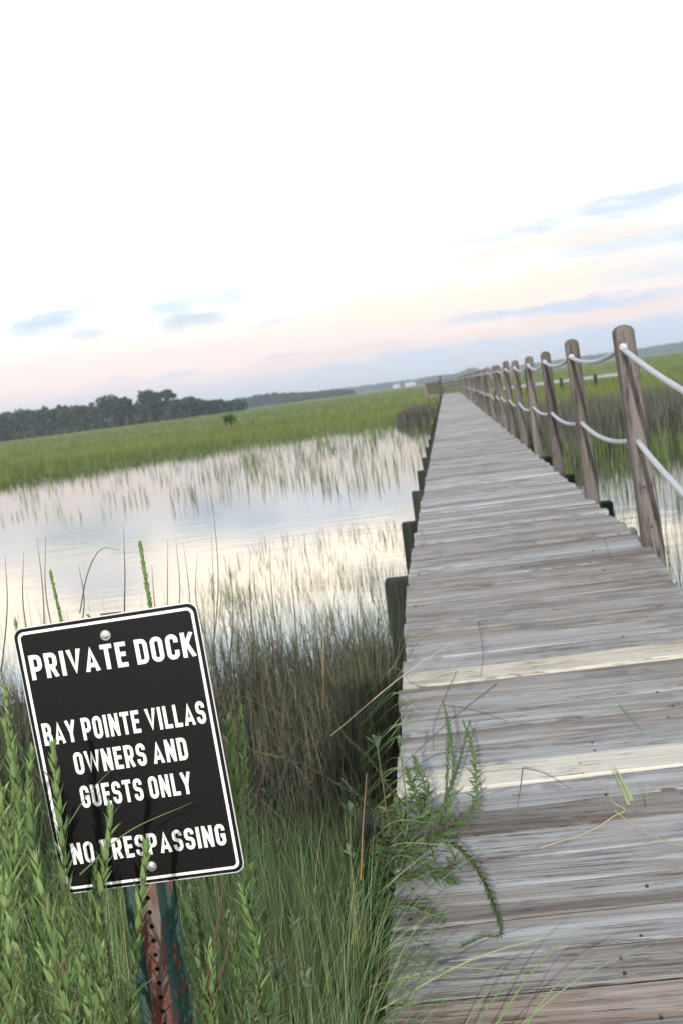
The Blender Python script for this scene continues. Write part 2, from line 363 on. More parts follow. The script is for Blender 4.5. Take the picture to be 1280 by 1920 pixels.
M_rush = leaf_mat('needle_rush_blades', [(0.0, (0.024, 0.030, 0.022)), (0.35, (0.056, 0.066, 0.042)), (0.6, (0.105, 0.118, 0.062)),
                  (0.8, (0.165, 0.125, 0.090)), (0.93, (0.28, 0.235, 0.19)), (1.0, (0.42, 0.38, 0.32))], transl=0.12)
M_grass = leaf_mat('shore_grass_blades', [(0.0, (0.032, 0.066, 0.028)), (0.35, (0.090, 0.160, 0.062)), (0.7, (0.170, 0.265, 0.110)),
                  (0.88, (0.29, 0.37, 0.17)), (1.0, (0.32, 0.27, 0.14))], transl=0.28)  # greens raised to imitate flash light on the near grass
M_field = leaf_mat('cordgrass_blades', [(0.0, (0.040, 0.066, 0.022)), (0.35, (0.100, 0.130, 0.034)), (0.7, (0.175, 0.200, 0.052)), (1.0, (0.24, 0.25, 0.08))], transl=0.25, noise_scale=1.0, stretch=(0.012, 0.05, 0.0))
M_shoot = leaf_mat('young_cordgrass_shoots', [(0.0, (0.05, 0.09, 0.025)), (0.6, (0.10, 0.16, 0.045)), (1.0, (0.19, 0.22, 0.08))], transl=0.2)
M_farrush = leaf_mat('hazed_needle_rush', [(0.0, (0.050, 0.052, 0.046)), (0.6, (0.085, 0.085, 0.070)), (1.0, (0.15, 0.14, 0.11))], transl=0.1)  # haze put into the colour: greyer and lighter than the near rush
M_leaf = leaf_mat('goldenrod_leaves', [(0.0, (0.17, 0.12, 0.055)), (0.06, (0.050, 0.095, 0.030)), (0.5, (0.125, 0.205, 0.072)), (0.85, (0.215, 0.320, 0.115)), (1.0, (0.31, 0.41, 0.16))], transl=0.25, rough=0.5)
M_leafdark = leaf_mat('seablite_leaves', [(0.0, (0.035, 0.060, 0.022)), (0.5, (0.075, 0.125, 0.045)), (1.0, (0.13, 0.20, 0.075))], transl=0.2, rough=0.5)
M_silver = leaf_mat('silvery_leaves', [(0.0, (0.07, 0.12, 0.065)), (1.0, (0.15, 0.22, 0.13))], transl=0.2, rough=0.5)
M_stem = leaf_mat('woody_stem', [(0.0, (0.085, 0.045, 0.035)), (0.5, (0.11, 0.085, 0.045)), (1.0, (0.12, 0.16, 0.06))], transl=0.0)
M_dry = leaf_mat('dry_stem', [(0.0, (0.26, 0.10, 0.035)), (0.5, (0.38, 0.26, 0.13)), (1.0, (0.50, 0.44, 0.33))], transl=0.1)
M_pine = leaf_mat('distant_pine_foliage', [(0.0, (0.010, 0.020, 0.011)), (0.5, (0.022, 0.040, 0.022)), (1.0, (0.042, 0.062, 0.032))], transl=0.1)
m, t, p = new_mat('tree_bark', 0.9, 0.2); M_bark = m
g = t.n('ShaderNodeTexCoord').outputs['Object']
t.put(p.inputs['Base Color'], t.mix(t.noise(t.mapping(g, (1, 1, 0.3)), 5, 4), (0.025, 0.022, 0.018, 1), (0.055, 0.045, 0.036, 1)))

# ------------------------------------------------------------------ terrain and water
WZ = -0.2
EX = np.array([-400, -120, -60, -30, -19, -15.8, -11.6, -7.1, -2.9, -1.2, 0.2, 1.2, 2.2, 3.5, 5.3, 12, 30, 80, 400])
EY = np.array([40, 46, 46, 46, 47.9, 52.5, 58, 62, 62, 60, 48, 30, 24.6, 26.0, 27.2, 31, 40, 46, 60])
def far_edge(x): return np.interp(x, EX, EY) + 0.6*np.sin(x*1.7) + 0.35*np.sin(x*4.1+1)
def near_edge(x): return 7.9 + 0.5*np.sin(x*1.3+0.4) + 0.2*np.sin(x*3.7)
def ground_h(x, y):
    ne = near_edge(x); fe = far_edge(x)
    k = np.clip((y-2.5)/(ne-2.5), 0, 1)
    h = -0.06 + (WZ+0.06)*k
    pond = np.clip((y-ne)/1.6, 0, 1)*np.clip((fe-y)/3.0, 0, 1)
    h = h - 0.35*pond*(y < fe)*(y > ne)
    h = np.where(y >= fe, WZ+0.05*np.clip((y-fe)/1.0, 0, 1), h)
    h = h + 0.015*np.sin(x*5.1+y*3.3)*np.cos(y*4.7-x)*(y < 9)
    return h
def grid_mesh(name, xs, ys, fn):
    X, Y = np.meshgrid(xs, ys); Z = fn(X, Y)
    V = np.stack([X, Y, Z], -1).reshape(-1, 3); nx = len(xs); ny = len(ys)
    i = np.arange(nx-1)[None, :] + nx*np.arange(ny-1)[:, None]
    f = np.stack([i, i+1, i+1+nx, i+nx], -1).reshape(-1, 4)
    return np_mesh(name, V, f, smooth=True)
xs = np.unique(np.concatenate([np.linspace(-8, 8, 110), -np.geomspace(8, 4500, 60), np.geomspace(8, 4500, 60)]))
ys = np.unique(np.concatenate([np.linspace(-20, 0, 10), np.linspace(0, 12, 80), np.linspace(12, 90, 110), np.geomspace(90, 5600, 40)]))
o = link('marsh_ground', grid_mesh('marsh_ground', xs, ys, ground_h), M_ground); tag(o, kind='structure')
o = link('marsh_water', grid_mesh('marsh_water', np.array([-600., -60, 0, 60, 600]), np.array([7.0-0.6, 20., 40, 70, 130]), lambda X, Y: X*0+WZ), M_water); tag(o, kind='structure')

# ------------------------------------------------------------------ blades
def blades(P, H, W, lean, az, bend, tint, segs=3, face=None):
    """grass blades: P root points, H height, W width, lean = horizontal reach / height"""
    N = len(H); n = segs+1
    T = np.linspace(0, 1, n)[None, :]
    fa = rng.uniform(0, 2*pi, N) if face is None else face
    dx, dy = np.cos(az)[:, None], np.sin(az)[:, None]
    reach = (H*lean)[:, None]*T**bend[:, None]
    zz = H[:, None]*(T - 0.35*np.clip(lean, 0, 1.5)[:, None]*T**3)
    cx = P[:, 0:1]+dx*reach; cy = P[:, 1:2]+dy*reach; cz = P[:, 2:3]+zz
    wd = W[:, None]*(1.0-0.9*T**1.6)*0.5
    wx = np.cos(fa)[:, None]*wd; wy = np.sin(fa)[:, None]*wd
    A = np.stack([cx-wx, cy-wy, cz], -1); B = np.stack([cx+wx, cy+wy, cz], -1)
    V = np.stack([A, B], 2).reshape(-1, 3)               # per blade: n*2 vertices
    base = (np.arange(N)*n*2)[:, None]; k = (np.arange(segs)*2)[None, :]
    f = np.stack([base+k, base+k+1, base+k+3, base+k+2], -1).reshape(-1, 4)
    return V, f, np.repeat(tint, n*2)
def join_blades(name, sets, mat, parent=None):
    V, Fs, T, o = [], [], [], 0
    for (v, f, t_) in sets: V.append(v); Fs.append(f+o); T.append(t_); o += len(v)
    return link(name, np_mesh(name, np.concatenate(V), np.concatenate(Fs), np.concatenate(T)), mat, parent)
def roots(x, y): return np.stack([x, y, ground_h(x, y)-0.01], -1)
def keep_off_dock(x, y, m0=0.0):
    return ~((x > -0.34-m0) & (x < 1.02+m0))

def scatter(N, x0, x1, y0, y1, clump=0.0, nc=60):
    x = rng.uniform(x0, x1, N); y = rng.uniform(y0, y1, N)
    if clump > 0:
        cx = rng.uniform(x0, x1, nc); cy = rng.uniform(y0, y1, nc); k = rng.integers(0, nc, N)
        s = rng.random(N) < 0.8
        x = np.where(s, cx[k]+rng.normal(0, clump, N), x); y = np.where(s, cy[k]+rng.normal(0, clump, N), y)
    return x, y

# near stand of dark needle rush between the bank and the water
sets = []
for (N, x0, x1, y0, y1, h0, h1, t0, t1, w0, cl) in [
        (12500, -4.2, -0.34, 3.5, 7.2, 0.50, 0.84, 0.05, 0.85, 0.0058, 0.11),
        (6500, -1.8, -0.34, 3.4, 6.2, 0.40, 0.78, 0.2, 1.0, 0.0052, 0.09),
        (1100, -0.95, -0.36, 4.6, 6.4, 0.6, 0.95, 0.45, 0.68, 0.008, 0.10),
        (800, -0.62, -0.36, 4.5, 5.7, 0.8, 1.15, 0.3, 0.70, 0.006, 0.06),
        (1500, 1.10, 2.4, 4.6, 7.2, 0.55, 0.95, 0.1, 0.8, 0.006, 0.10),
        (1500, -5.0, -0.4, 3.8, 7.8, 0.75, 1.12, 0.0, 0.6, 0.0045, 0.0),
        (1200, -1.2, -0.36, 3.6, 6.6, 0.5, 0.95, 0.3, 0.8, 0.007, 0.10),
        (420, -4.8, -0.4, 7.0, 8.8, 0.3, 0.7, 0.1, 0.6, 0.0045, 0.2),
        (2600, 1.08, 4.0, 3.6, 6.6, 0.35, 0.7, 0.0, 0.95, 0.005, 0.12),
        (500, 1.1, 5.0, 6.6, 8.4, 0.4, 0.75, 0.1, 0.6, 0.005, 0.12)]:
    x, y = scatter(N, x0, x1, y0, y1, cl, 90); k = keep_off_dock(x, y, 0.03); x, y = x[k], y[k]; n = len(x)
    H = rng.uniform(h0, h1, n)*(0.88+0.16*np.sin(x*2.3+1)*np.sin(y*1.7))
    H = np.where(rng.random(n) < 0.15, H*0.6, H)
    ln = np.abs(rng.normal(0, 0.28, n)); ti = np.clip(rng.uniform(t0, t1, n)+rng.normal(0, 0.08, n), 0, 1)
    dry = rng.random(n) < 0.13; ti = np.where(dry, rng.uniform(0.75, 1, n), ti); ln = np.where(dry, ln*2.4+0.1, ln); H = np.where(dry, H*0.75, H)
    sets.append(blades(roots(x, y), H, np.full(n, w0)*rng.uniform(0.7, 1.4, n), ln, rng.uniform(0, 2*pi, n), rng.uniform(1.1, 2.4, n), ti, 4))
o = join_blades('needle_rush', sets, M_rush); tag(o, 'dark grey green needle rush standing thick along the bank beside the boardwalk', 'rushes', kind='stuff')

# fine green grass at the foot of the ramp, tinted bright as if flash lit
sets = []
for (N, x0, x1, y0, y1, h0, h1, t0, t1, w0, ln0, cl) in [
        (13000, -1.25, -0.34, 2.0, 3.7, 0.38, 0.68, 0.2, 0.9, 0.0032, 0.35, 0.08),
        (4200, -1.05, -0.36, 2.0, 3.0, 0.50, 0.82, 0.5, 0.98, 0.0036, 0.30, 0.06),
        (9000, -2.6, -1.0, 1.9, 3.8, 0.35, 0.70, 0.0, 0.6, 0.0040, 0.35, 0.12),
        (1400, -1.1, -0.40, 1.9, 3.2, 0.45, 0.68, 0.4, 0.95, 0.0040, 0.55, 0.06),
        (5000, -1.6, -0.34, 1.3, 2.2, 0.22, 0.42, 0.0, 0.6, 0.0035, 0.4, 0.10),
        (3500, -3.4, -1.6, 2.6, 4.6, 0.6, 0.95, 0.0, 0.5, 0.0050, 0.25, 0.12),
        (1500, 1.05, 3.0, 2.5, 4.5, 0.25, 0.5, 0.0, 0.6, 0.004, 0.3, 0.12)]:
    x, y = scatter(N, x0, x1, y0, y1, cl, 110); k = keep_off_dock(x, y, 0.02); x, y = x[k], y[k]; n = len(x)
    H = rng.uniform(h0, h1, n); ln = np.abs(rng.normal(0, ln0, n)); ti = np.clip(rng.uniform(t0, t1, n), 0, 1)
    ti = np.where(rng.random(n) < 0.05, 1.0, ti)
    sets.append(blades(roots(x, y), H, np.full(n, w0)*rng.uniform(0.6, 1.5, n), ln, rng.uniform(0, 2*pi, n), rng.uniform(1.3, 2.6, n), ti, 5))
o = join_blades('shore_grass', sets, M_grass); tag(o, 'fine green grass painted flash-bright at the foot of the ramp and behind the sign', 'grass', kind='stuff')

# cordgrass shoots standing in the water
sets = []
def shoots(N, x0, x1, y0, y1, h0, h1, w0, nc, cl, ln0=0.12):
    x, y = scatter(N, x0, x1, y0, y1, cl, nc); k = keep_off_dock(x, y, 0.05); x, y = x[k], y[k]; n = len(x)
    P = np.stack([x, y, np.full(n, WZ-0.02)], -1)
    sets.append(blades(P, rng.uniform(h0, h1, n), w0*rng.uniform(0.6, 1.4, n), np.abs(rng.normal(0, ln0, n)), rng.uniform(0, 2*pi, n), rng.uniform(1.2, 2.2, n), rng.random(n), 3))
shoots(900, -24, -0.6, 36, 60, 0.20, 0.45, 0.020, 170, 0.16)
shoots(520, -22, -3, 25, 42, 0.15, 0.35, 0.014, 110, 0.12)
shoots(900, -8, -0.5, 24, 55, 0.20, 0.55, 0.018, 120, 0.20)
shoots(420, -3.0, -0.45, 12.0, 17, 0.06, 0.24, 0.0070, 80, 0.08, 0.3)
shoots(850, -2.8, -0.45, 8.4, 12.5, 0.07, 0.26, 0.0060, 90, 0.07, 0.3)
shoots(120, -6, -1, 8.5, 13, 0.08, 0.22, 0.006, 30, 0.08)
shoots(1300, 1.15, 6.0, 8.0, 18, 0.25, 0.60, 0.007, 110, 0.10)
shoots(1100, 1.2, 8.0, 17, 27, 0.20, 0.50, 0.013, 130, 0.14)
shoots(500, 3.0, 8.0, 23, 27.5, 0.35, 0.7, 0.018, 40, 0.25)
o = join_blades('water_shoots', sets, M_shoot); tag(o, 'thin green cordgrass shoots poking out of the still water', 'marsh grass', kind='stuff')

# the cordgrass field: blades get wider and sparser with distance
sets = []
def field(N, xa, ya, yb, h0, h1, t0=0.2, t1=1.0, tt=0.0, patch=None):
    y = ya*(yb/ya)**rng.random(N); half = y*0.62
    x = rng.uniform(-1, 1, N)*half - 0.08*y
    k = (y > far_edge(x)+rng.uniform(-0.7, 0.6, N)) & keep_off_dock(x, y, 0.0)
    x, y = x[k], y[k]; n = len(x)
    H = rng.uniform(h0, h1, n)*(0.9+0.15*np.sin(x*0.5+2)*np.sin(y*0.31))
    H = np.where(y-far_edge(x) < 1.5, H*rng.uniform(0.45, 1.0, n), H)
    P = roots(x, y)
    sets.append(blades(P, H, 0.007+0.0005*y*rng.uniform(0.6, 1.4, n), np.abs(rng.normal(0, 0.2, n)), rng.uniform(0, 2*pi, n), rng.uniform(1.2, 2.2, n), rng.uniform(t0, t1, n)*0.8, 2, face=rng.normal(0.0, 0.6, n)))
field(70000, 0, 23, 95, 0.50, 0.74, 0.3, 0.85)
field(40000, 0, 90, 700, 0.58, 0.76, 0.3, 0.85)
o = join_blades('cordgrass_field', sets, M_field); tag(o, 'broad field of yellow green cordgrass reaching to the far trees', 'marsh grass', kind='stuff')

# patches of darker rush beside the dock
sets = []
def patch(N, x0, x1, y0, y1, h0, h1):
    x = rng.uniform(x0, x1, N); y = rng.uniform(y0, y1, N); k = keep_off_dock(x, y, 0.0) & (y > far_edge(x)-1.0); x, y = x[k], y[k]; n = len(x)
    ed = np.minimum(np.minimum(x-x0, x1-x), np.minimum(y-y0, y1-y))
    H = rng.uniform(h0, h1, n)*np.clip(0.6+ed*0.5, 0, 1)
    sets.append(blades(roots(x, y), H, 0.010+0.0006*y, np.abs(rng.normal(0, 0.14, n)), rng.uniform(0, 2*pi, n), rng.uniform(1.1, 2, n), rng.uniform(0, 1, n), 2))
patch(9000, 1.1, 16, 25, 37, 0.85, 1.15)
patch(1000, -2.9, -0.5, 59, 65, 0.75, 0.95)
patch(1500, 1.1, 2.6, 22, 50, 0.8, 1.1)
o = join_blades('needle_rush_patches', sets, M_farrush); tag(o, 'dusky patches of needle rush in the marsh on both sides of the boardwalk', 'rushes', kind='stuff')

# ------------------------------------------------------------------ boardwalk
X0, X1 = -0.305, 0.91
Y_END = 83.0
boardwalk = empty('boardwalk', (0.3, 5.9, WZ))
tag(boardwalk, 'long narrow weathered grey plank boardwalk running straight out over the marsh', 'dock')
def plank(mb, x0, x1, y0, y1, ztop, tint, th=0.034, ramp=False, seg=1, curl=0.002, r=0.004):
    """one board across the dock with eased edges and a slight crown; many segments let it warp"""
    yc = (y0+y1)/2; prof = [(y0, -th), (y0, -r*1.4), (y0+r, -r*0.25), (y0+0.2*(y1-y0), curl), (yc, curl*1.6), (y1-0.2*(y1-y0), curl), (y1-r, -r*0.25), (y1, -r*1.4), (y1, -th)]
    n = len(prof); vs = []; skew = random.gauss(0, 0.0018); dz0 = random.gauss(0, 0.0035); dz1 = random.gauss(0, 0.0035)
    for i in range(seg+1):
        u = i/seg; x = x0+(x1-x0)*u; dz = dz0+(dz1-dz0)*u + 0.0012*sin(u*6+tint*50)
        for (py, pz) in prof:
            y = py+skew*(u-0.5)*2+0.042*(x-X0)/1.2
            z = ztop + pz + dz
            if y < YB: z -= (YB-y)*SL
            vs.append((x, y, z))
    fs = [(i*n+k, (i+1)*n+k, (i+1)*n+k+1, i*n+k+1) for i in range(seg) for k in range(n-1)]
    fs += [tuple(range(n)), tuple(seg*n+k for k in range(n))[::-1]]
    fs += [(i*n, i*n+n-1, (i+1)*n+n-1, (i+1)*n) for i in range(seg)]
    mb.add(vs, fs, tint)
POST_Y = [3.52]+[5.97+2.44*i for i in range(0, 32)]
deck = MB(); ramp = MB(); nails = []
NEW = []; y = YB+0.10
# ramp boards, walking back towards the bank
k = 0
new_at = {10: 0.3, 16: 0.6}
while y > 0.5:
    w_ = 0.138+random.uniform(-0.002, 0.001); g_ = random.choice([0.003, 0.004, 0.006, 0.009])
    e0 = X0+random.gauss(0, 0.005); e1 = X1+random.gauss(0, 0.008)
    if y < 3.9 and y > 3.2: e1 += 0.0
    if k in new_at:
        NEW.append((e0, e1+0.01, y-w_, y, new_at[k]))
    elif 24 == k:
        NEW.append((e0, e1, y-w_, y, 0.15))
    else:
        plank(ramp, e0, e1, y-w_, y, 0.8, random.uniform(0.30, 0.80), seg=5, curl=random.uniform(-0.0035, 0.0045))
    if y > 2.2:
        for nx in (X0+0.05+random.gauss(0, .012), 0.30+random.gauss(0, .03), 0.62+random.gauss(0, .04)):
            for ny in (y-0.035, y-w_+0.035):
                if random.random() < 0.34:
                    yy = ny+random.gauss(0, .006); zz = 0.8-(YB-yy)*SL+0.0012
                    nails.append((nx, yy, zz))
    y -= w_+g_; k += 1
ramp.build('ramp_planks', M_deck, boardwalk)
y = YB+0.104; k = 0
while y < Y_END:
    w_ = 0.139; g_ = random.choice([0.004, 0.006, 0.010])
    tint = random.uniform(0.35, 0.85)
    if abs(y-25.4) < 0.08 or abs(y-21.0) < 0.08 or abs(y-8.05) < 0.07: tint = 1.15
    e0 = X0+random.gauss(0, 0.005); e1 = X1+random.gauss(0, 0.009)
    near_post = min(abs(y+w_/2-py) for py in POST_Y) < 0.11
    if near_post: e1 = X1-0.022
    elif y < 7.2: e1 += 0.012
    zt = 0.8 + (random.gauss(0, 0.003) if y < 30 else random.gauss(0, 0.005))
    plank(deck, e0, e1, y, y+w_, zt, tint, seg=4 if y < 20 else 1, curl=random.uniform(-0.0045, 0.0055))
    if y < 14:
        for nx in (X0+0.05, 0.30, X1-0.06):
            for ny in (y+0.035, y+w_-0.035):
                if random.random() < 0.16: nails.append((nx+random.gauss(0, .01), ny, zt))
    y += w_+g_; k += 1
# pale boards far along the deck show as thin light lines
deck.build('deck_planks', M_deck, boardwalk)
for (e0, e1, a, b, tt) in NEW:
    mb = MB(); plank(mb, e0, e1, a, b, 0.804 if tt > 0.2 else 0.8, tt, seg=4, curl=-0.001)
    o = mb.build('replacement_plank', M_new if tt > 0.2 else M_orange, boardwalk)
    o['label'] = {0.3: 'pale yellow replacement plank farther up the ramp', 0.6: 'pale yellow replacement plank nearer the camera on the ramp', 0.15: 'warm brown plank at the very bottom of the ramp'}[tt]
mb = MB(); mb.tube([(0, 0, -0.004), (0, 0, 0.0012)], 0.0044, 8)
nme = bpy.data.meshes.new('nail_head'); nme.from_pydata(mb.v, [], mb.f); nme.materials.append(M_bolt)
for q in nails[:95]:
    o = bpy.data.objects.new('nail_head', nme); COL.objects.link(o); o.parent = boardwalk; o.location = Vector(q)-boardwalk.location
# stringers and cross beams
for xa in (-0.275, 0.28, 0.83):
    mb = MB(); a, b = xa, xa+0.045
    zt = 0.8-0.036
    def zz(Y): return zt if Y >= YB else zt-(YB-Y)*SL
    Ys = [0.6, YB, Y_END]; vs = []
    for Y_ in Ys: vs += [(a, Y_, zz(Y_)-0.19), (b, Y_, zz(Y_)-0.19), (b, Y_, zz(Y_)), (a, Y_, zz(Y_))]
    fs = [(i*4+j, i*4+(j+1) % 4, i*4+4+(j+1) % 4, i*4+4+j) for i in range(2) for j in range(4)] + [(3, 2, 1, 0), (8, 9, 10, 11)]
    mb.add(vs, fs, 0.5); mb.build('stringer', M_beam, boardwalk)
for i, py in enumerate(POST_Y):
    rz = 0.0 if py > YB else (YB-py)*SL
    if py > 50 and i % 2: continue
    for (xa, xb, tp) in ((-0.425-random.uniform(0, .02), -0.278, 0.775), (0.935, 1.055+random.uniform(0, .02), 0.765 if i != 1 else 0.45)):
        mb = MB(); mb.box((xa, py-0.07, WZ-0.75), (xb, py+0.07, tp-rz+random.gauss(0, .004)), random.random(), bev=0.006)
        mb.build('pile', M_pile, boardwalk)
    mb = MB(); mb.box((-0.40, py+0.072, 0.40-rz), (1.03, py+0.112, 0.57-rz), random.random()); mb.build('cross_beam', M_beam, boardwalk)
# cedar blocks under the plank ends
for py in POST_Y[1:6]:
    mb = MB(); mb.box((-0.318, py+0.3, 0.70), (-0.277, py+0.55, 0.762), random.random()); mb.build('edge_cleat', M_pile, boardwalk)

# ------------------------------------------------------------------ rope railing
railing = empty('rope_railing', (0.93, 5.97, 0.8))
tag(railing, 'weathered wooden posts strung with two white ropes along the right edge of the dock', 'rope fence')
holes = []
for i, py in enumerate(POST_Y):
    rz = 0.0 if py > YB else (YB-py)*SL
    lean = {0: 0.03, 1: -0.034, 2: -0.030, 3: -0.012, 4: 0.012}.get(i, random.gauss(-0.01, 0.018)); ly = random.gauss(0, 0.012)
    hgt = 1.11 + (random.gauss(0, 0.012) if i > 1 else 0); s = 0.047 if i < 3 else 0.044
    bx, zb, ztp = 0.932, 0.45-rz, 0.8+hgt-rz
    mb = MB()
    tw = random.uniform(-0.06, 0.06) + (0.10 if i == 1 else 0)
    ring = [(-s, -s*.87), (-s*.87, -s), (s*.87, -s), (s, -s*.87), (s, s*.87), (s*.87, s), (-s*.87, s), (-s, s*.87)]
    vs = []; lev = [(zb, 1), (0.8-rz, 1), (1.1-rz, .99), (1.45-rz, 1.0), (ztp-0.030, 1.0), (ztp-0.010, 0.74), (ztp, 0.25)]
    for (z_, q) in lev:
        u = (z_-0.8+rz)/1.1
        for (a, b) in ring:
            aa = a*cos(tw)-b*sin(tw); bb = a*sin(tw)+b*cos(tw)
            vs.append((bx+lean*u+aa*q, py+ly*u+bb*q, z_))
    fs = [(r_*8+k, r_*8+(k+1) % 8, r_*8+8+(k+1) % 8, r_*8+8+k) for r_ in range(len(lev)-1) for k in range(8)] + [tuple((len(lev)-1)*8+k for k in range(8))]
    mb.add(vs, fs, random.uniform(0.2, 0.9) if i != 1 else 0.75)
    po = mb.build('rail_post', M_post, railing)
    hu, hl = 1.80-rz, 1.338-rz
    pu = Vector((bx+lean*0.91-0.018, py+ly, hu)); pl = Vector((bx+lean*0.49-0.008, py+ly, hl))
    holes.append((pu, pl, s))
    if i < 6:
        for q in (pu, pl):
            hb = MB(); hb.tube([(q.x, q.y-s*1.02, q.z), (q.x, q.y-s*0.5, q.z)], 0.021, 10); hb.build('rope_hole', M_bolt, po)
        if i in (1, 2, 3):
            for (dx_, z_) in ((-0.012, 1.10), (0.004, 0.90)) if i == 1 else ((0.006, 1.19),):
                bb = MB(); bb.tube([(bx+dx_+lean*0.2, py-s*1.03, z_), (bx+dx_+lean*0.2, py-s*0.8, z_)], 0.0075, 7); bb.build('bolt', M_bolt, po)
def rope_path(idx, sag):
    pts = []
    for a, b in zip(holes[:-1], holes[1:]):
        A, B = a[idx], b[idx]; sg = sag*random.uniform(0.5, 1.5); n = 14 if A.y < 16 else 6
        for k in range(n):
            u = k/n; p_ = A.lerp(B, u); p_.z -= sg*4*u*(1-u); pts.append(p_)
    pts.append(holes[-1][idx].copy()); return pts
for idx, sag in ((0, 0.040), (1, 0.055)):
    mb = MB(); mb.tube(rope_path(idx, sag), 0.0138, 8); mb.build('rope', M_rope, railing, smooth=True)
for (pu, pl, s) in holes[1:7]:
    kn = MB(); kn.tube([(pu.x, pu.y-s-0.030, pu.z-0.004), (pu.x, pu.y-s-0.020, pu.z), (pu.x, pu.y-s+0.005, pu.z+0.002)], [0.012, 0.021, 0.019], 10)
    kn.build('rope_collar', M_rope, railing, smooth=True)

# ------------------------------------------------------------------ platform at the end and the side walkway
plat = empty('end_platform', (0.3, 84.5, WZ)); tag(plat, 'small wooden landing with dark plank railings at the far end of the boardwalk', 'landing')
mb = MB()
for k in range(24): mb.box((-1.6, 83.0+k*0.145, 0.755), (3.0, 83.139+k*0.145, 0.795+random.gauss(0, .003)), random.random(), bev=0.003)
mb.build('platform_deck', M_deck, plat)
for px, py, h in ((-1.45, 83.2, 0.95), (-0.36, 82.9, 1.35), (0.35, 86.3, 1.0), (1.0, 86.3, 1.0), (1.6, 86.3, 1.0), (2.3, 86.3, 1.0), (-1.45, 86.3, 0.95), (-0.5, 86.3, 1.0)):
    mb = MB(); mb.box((px-.07, py-.07, WZ-.6), (px+.07, py+.07, 0.8+h), random.random(), bev=0.02); mb.build('platform_post', M_post, plat)
for (xa, xb, ya, yb, z0, n) in ((-1.42, -0.42, 83.16, 83.20, 0.95, 5), (-1.42, 2.4, 86.2, 86.24, 1.0, 3)):
    mb = MB()
    for k in range(n): mb.box((xa, ya, z0+k*(0.78/n)), (xb, yb, z0+k*(0.78/n)+0.13), random.random())
    mb.box((xa-.06, ya-.04, 1.74), (xb+.06, yb+.06, 1.79), 0.7); mb.build('board_railing', M_rail, plat)
walk = empty('side_walkway', (7, 80, WZ)); tag(walk, 'thin grey walkway crossing the marsh beyond the rope fence, seen between the first posts', 'walkway')
mb = MB(); A, B = Vector((3.0, 84.4, 0.8)), Vector((12.6, 78.5, 0.8)); dd = (B-A).normalized(); nn = Vector((-dd.y, dd.x, 0))
L = (B-A).length; n = int(L/0.145)
for k in range(n):
    a = A+dd*(k*0.145); b = a+dd*0.139; q = nn*1.1; z = Vector((0, 0, 0.05))
    mb.add([a, b, b+q, a+q, a-z, b-z, b+q-z, a+q-z], [(0, 1, 2, 3), (7, 6, 5, 4), (0, 4, 5, 1), (1, 5, 6, 2), (2, 6, 7, 3), (3, 7, 4, 0)], random.uniform(0.4, 1))
mb.build('walkway_deck', M_deck, walk)
mb = MB(); a = A-Vector((0, 0, .051)); b = B-Vector((0, 0, .051)); q = nn*0.04; z = Vector((0, 0, 0.14))
mb.add([a, b, b+q, a+q, a-z, b-z, b+q-z, a+q-z], [(0, 1, 2, 3), (7, 6, 5, 4), (0, 4, 5, 1), (1, 5, 6, 2), (2, 6, 7, 3), (3, 7, 4, 0)], 0.9)
mb.build('walkway_stringer', M_deck, walk)
for k in range(5):
    c_ = A+dd*(0.6+k*2.5)
    mb = MB(); mb.tube([(c_.x, c_.y-0.1, WZ-.6), (c_.x, c_.y-0.1, 0.9 if k != 1 else 1.75)], 0.11 if k != 1 else 0.17, 10); mb.build('walkway_pile', M_pile, walk)

# ------------------------------------------------------------------ the sign
SY = 1.87
sign = empty('dock_sign', (-0.6, SY+0.02, -0.05))
tag(sign, 'black rectangular private dock sign with white lettering bolted to a rusty green steel post', 'sign')
TL, TR, BL, BR = at_y(38, 1174, SY), at_y(383, 1130, SY), at_y(106, 1683, SY), at_y(446, 1631, SY)
SW, SH = 0.310, 0.462
cen = (TL+TR+BL+BR)/4; ux = ((TR-TL)+(BR-BL)).normalized()
ux = Vector((ux.x, 0, ux.z)).normalized()
tilt = radians(1.5)
uz = Vector((0, 1, 0)).cross(ux)*-1
if uz.z < 0: uz = -uz
SW = ((TR-TL).length+(BR-BL).length)/2; SH = ((TL-BL).length+(TR-BR).length)/2
fn = Vector((0, -1, 0))
def sp_(u, v, d=0.0):                                  # u,v in metres from the centre; d out of the face
    return cen + ux*u + uz*v + fn*d
def rrect(w, h, r, n=7):
    pts = []
    for (cx_, cy_, a0) in ((w/2-r, h/2-r, 0), (-w/2+r, h/2-r, 90), (-w/2+r, -h/2+r, 180), (w/2-r, -h/2+r, 270)):
        for k in range(n+1):
            a = radians(a0+90*k/n); pts.append((cx_+r*cos(a), cy_+r*sin(a)))
    return pts
def slab(mb, out, d0, d1, tint=.5):
    n = len(out); vs = [sp_(x, y, d0) for x, y in out]+[sp_(x, y, d1) for x, y in out]
    mb.add(vs, [tuple(range(n, 2*n)), tuple(range(n))[::-1]]+[(k, (k+1) % n, n+(k+1) % n, n+k) for k in range(n)], tint)
def band(mb, o1, o2, d, tint=.5):
    n = len(o1); vs = [sp_(x, y, d) for x, y in o1]+[sp_(x, y, d) for x, y in o2]
    mb.add(vs, [(k, (k+1) % n, n+(k+1) % n, n+k) for k in range(n)], tint)
mb = MB(); slab(mb, rrect(SW, SH, 0.017), -0.0022, 0.0); plate = mb.build('sign_plate', M_alu, sign)
mb = MB(); slab(mb, rrect(SW-0.0034, SH-0.0034, 0.0155), -0.001, 0.0006); mb.build('black_face', M_black, plate)
mb = MB(); band(mb, rrect(SW-0.0150, SH-0.0150, 0.0115), rrect(SW-0.0245, SH-0.0245, 0.0075), 0.0011); mb.build('white_border', M_white, plate)

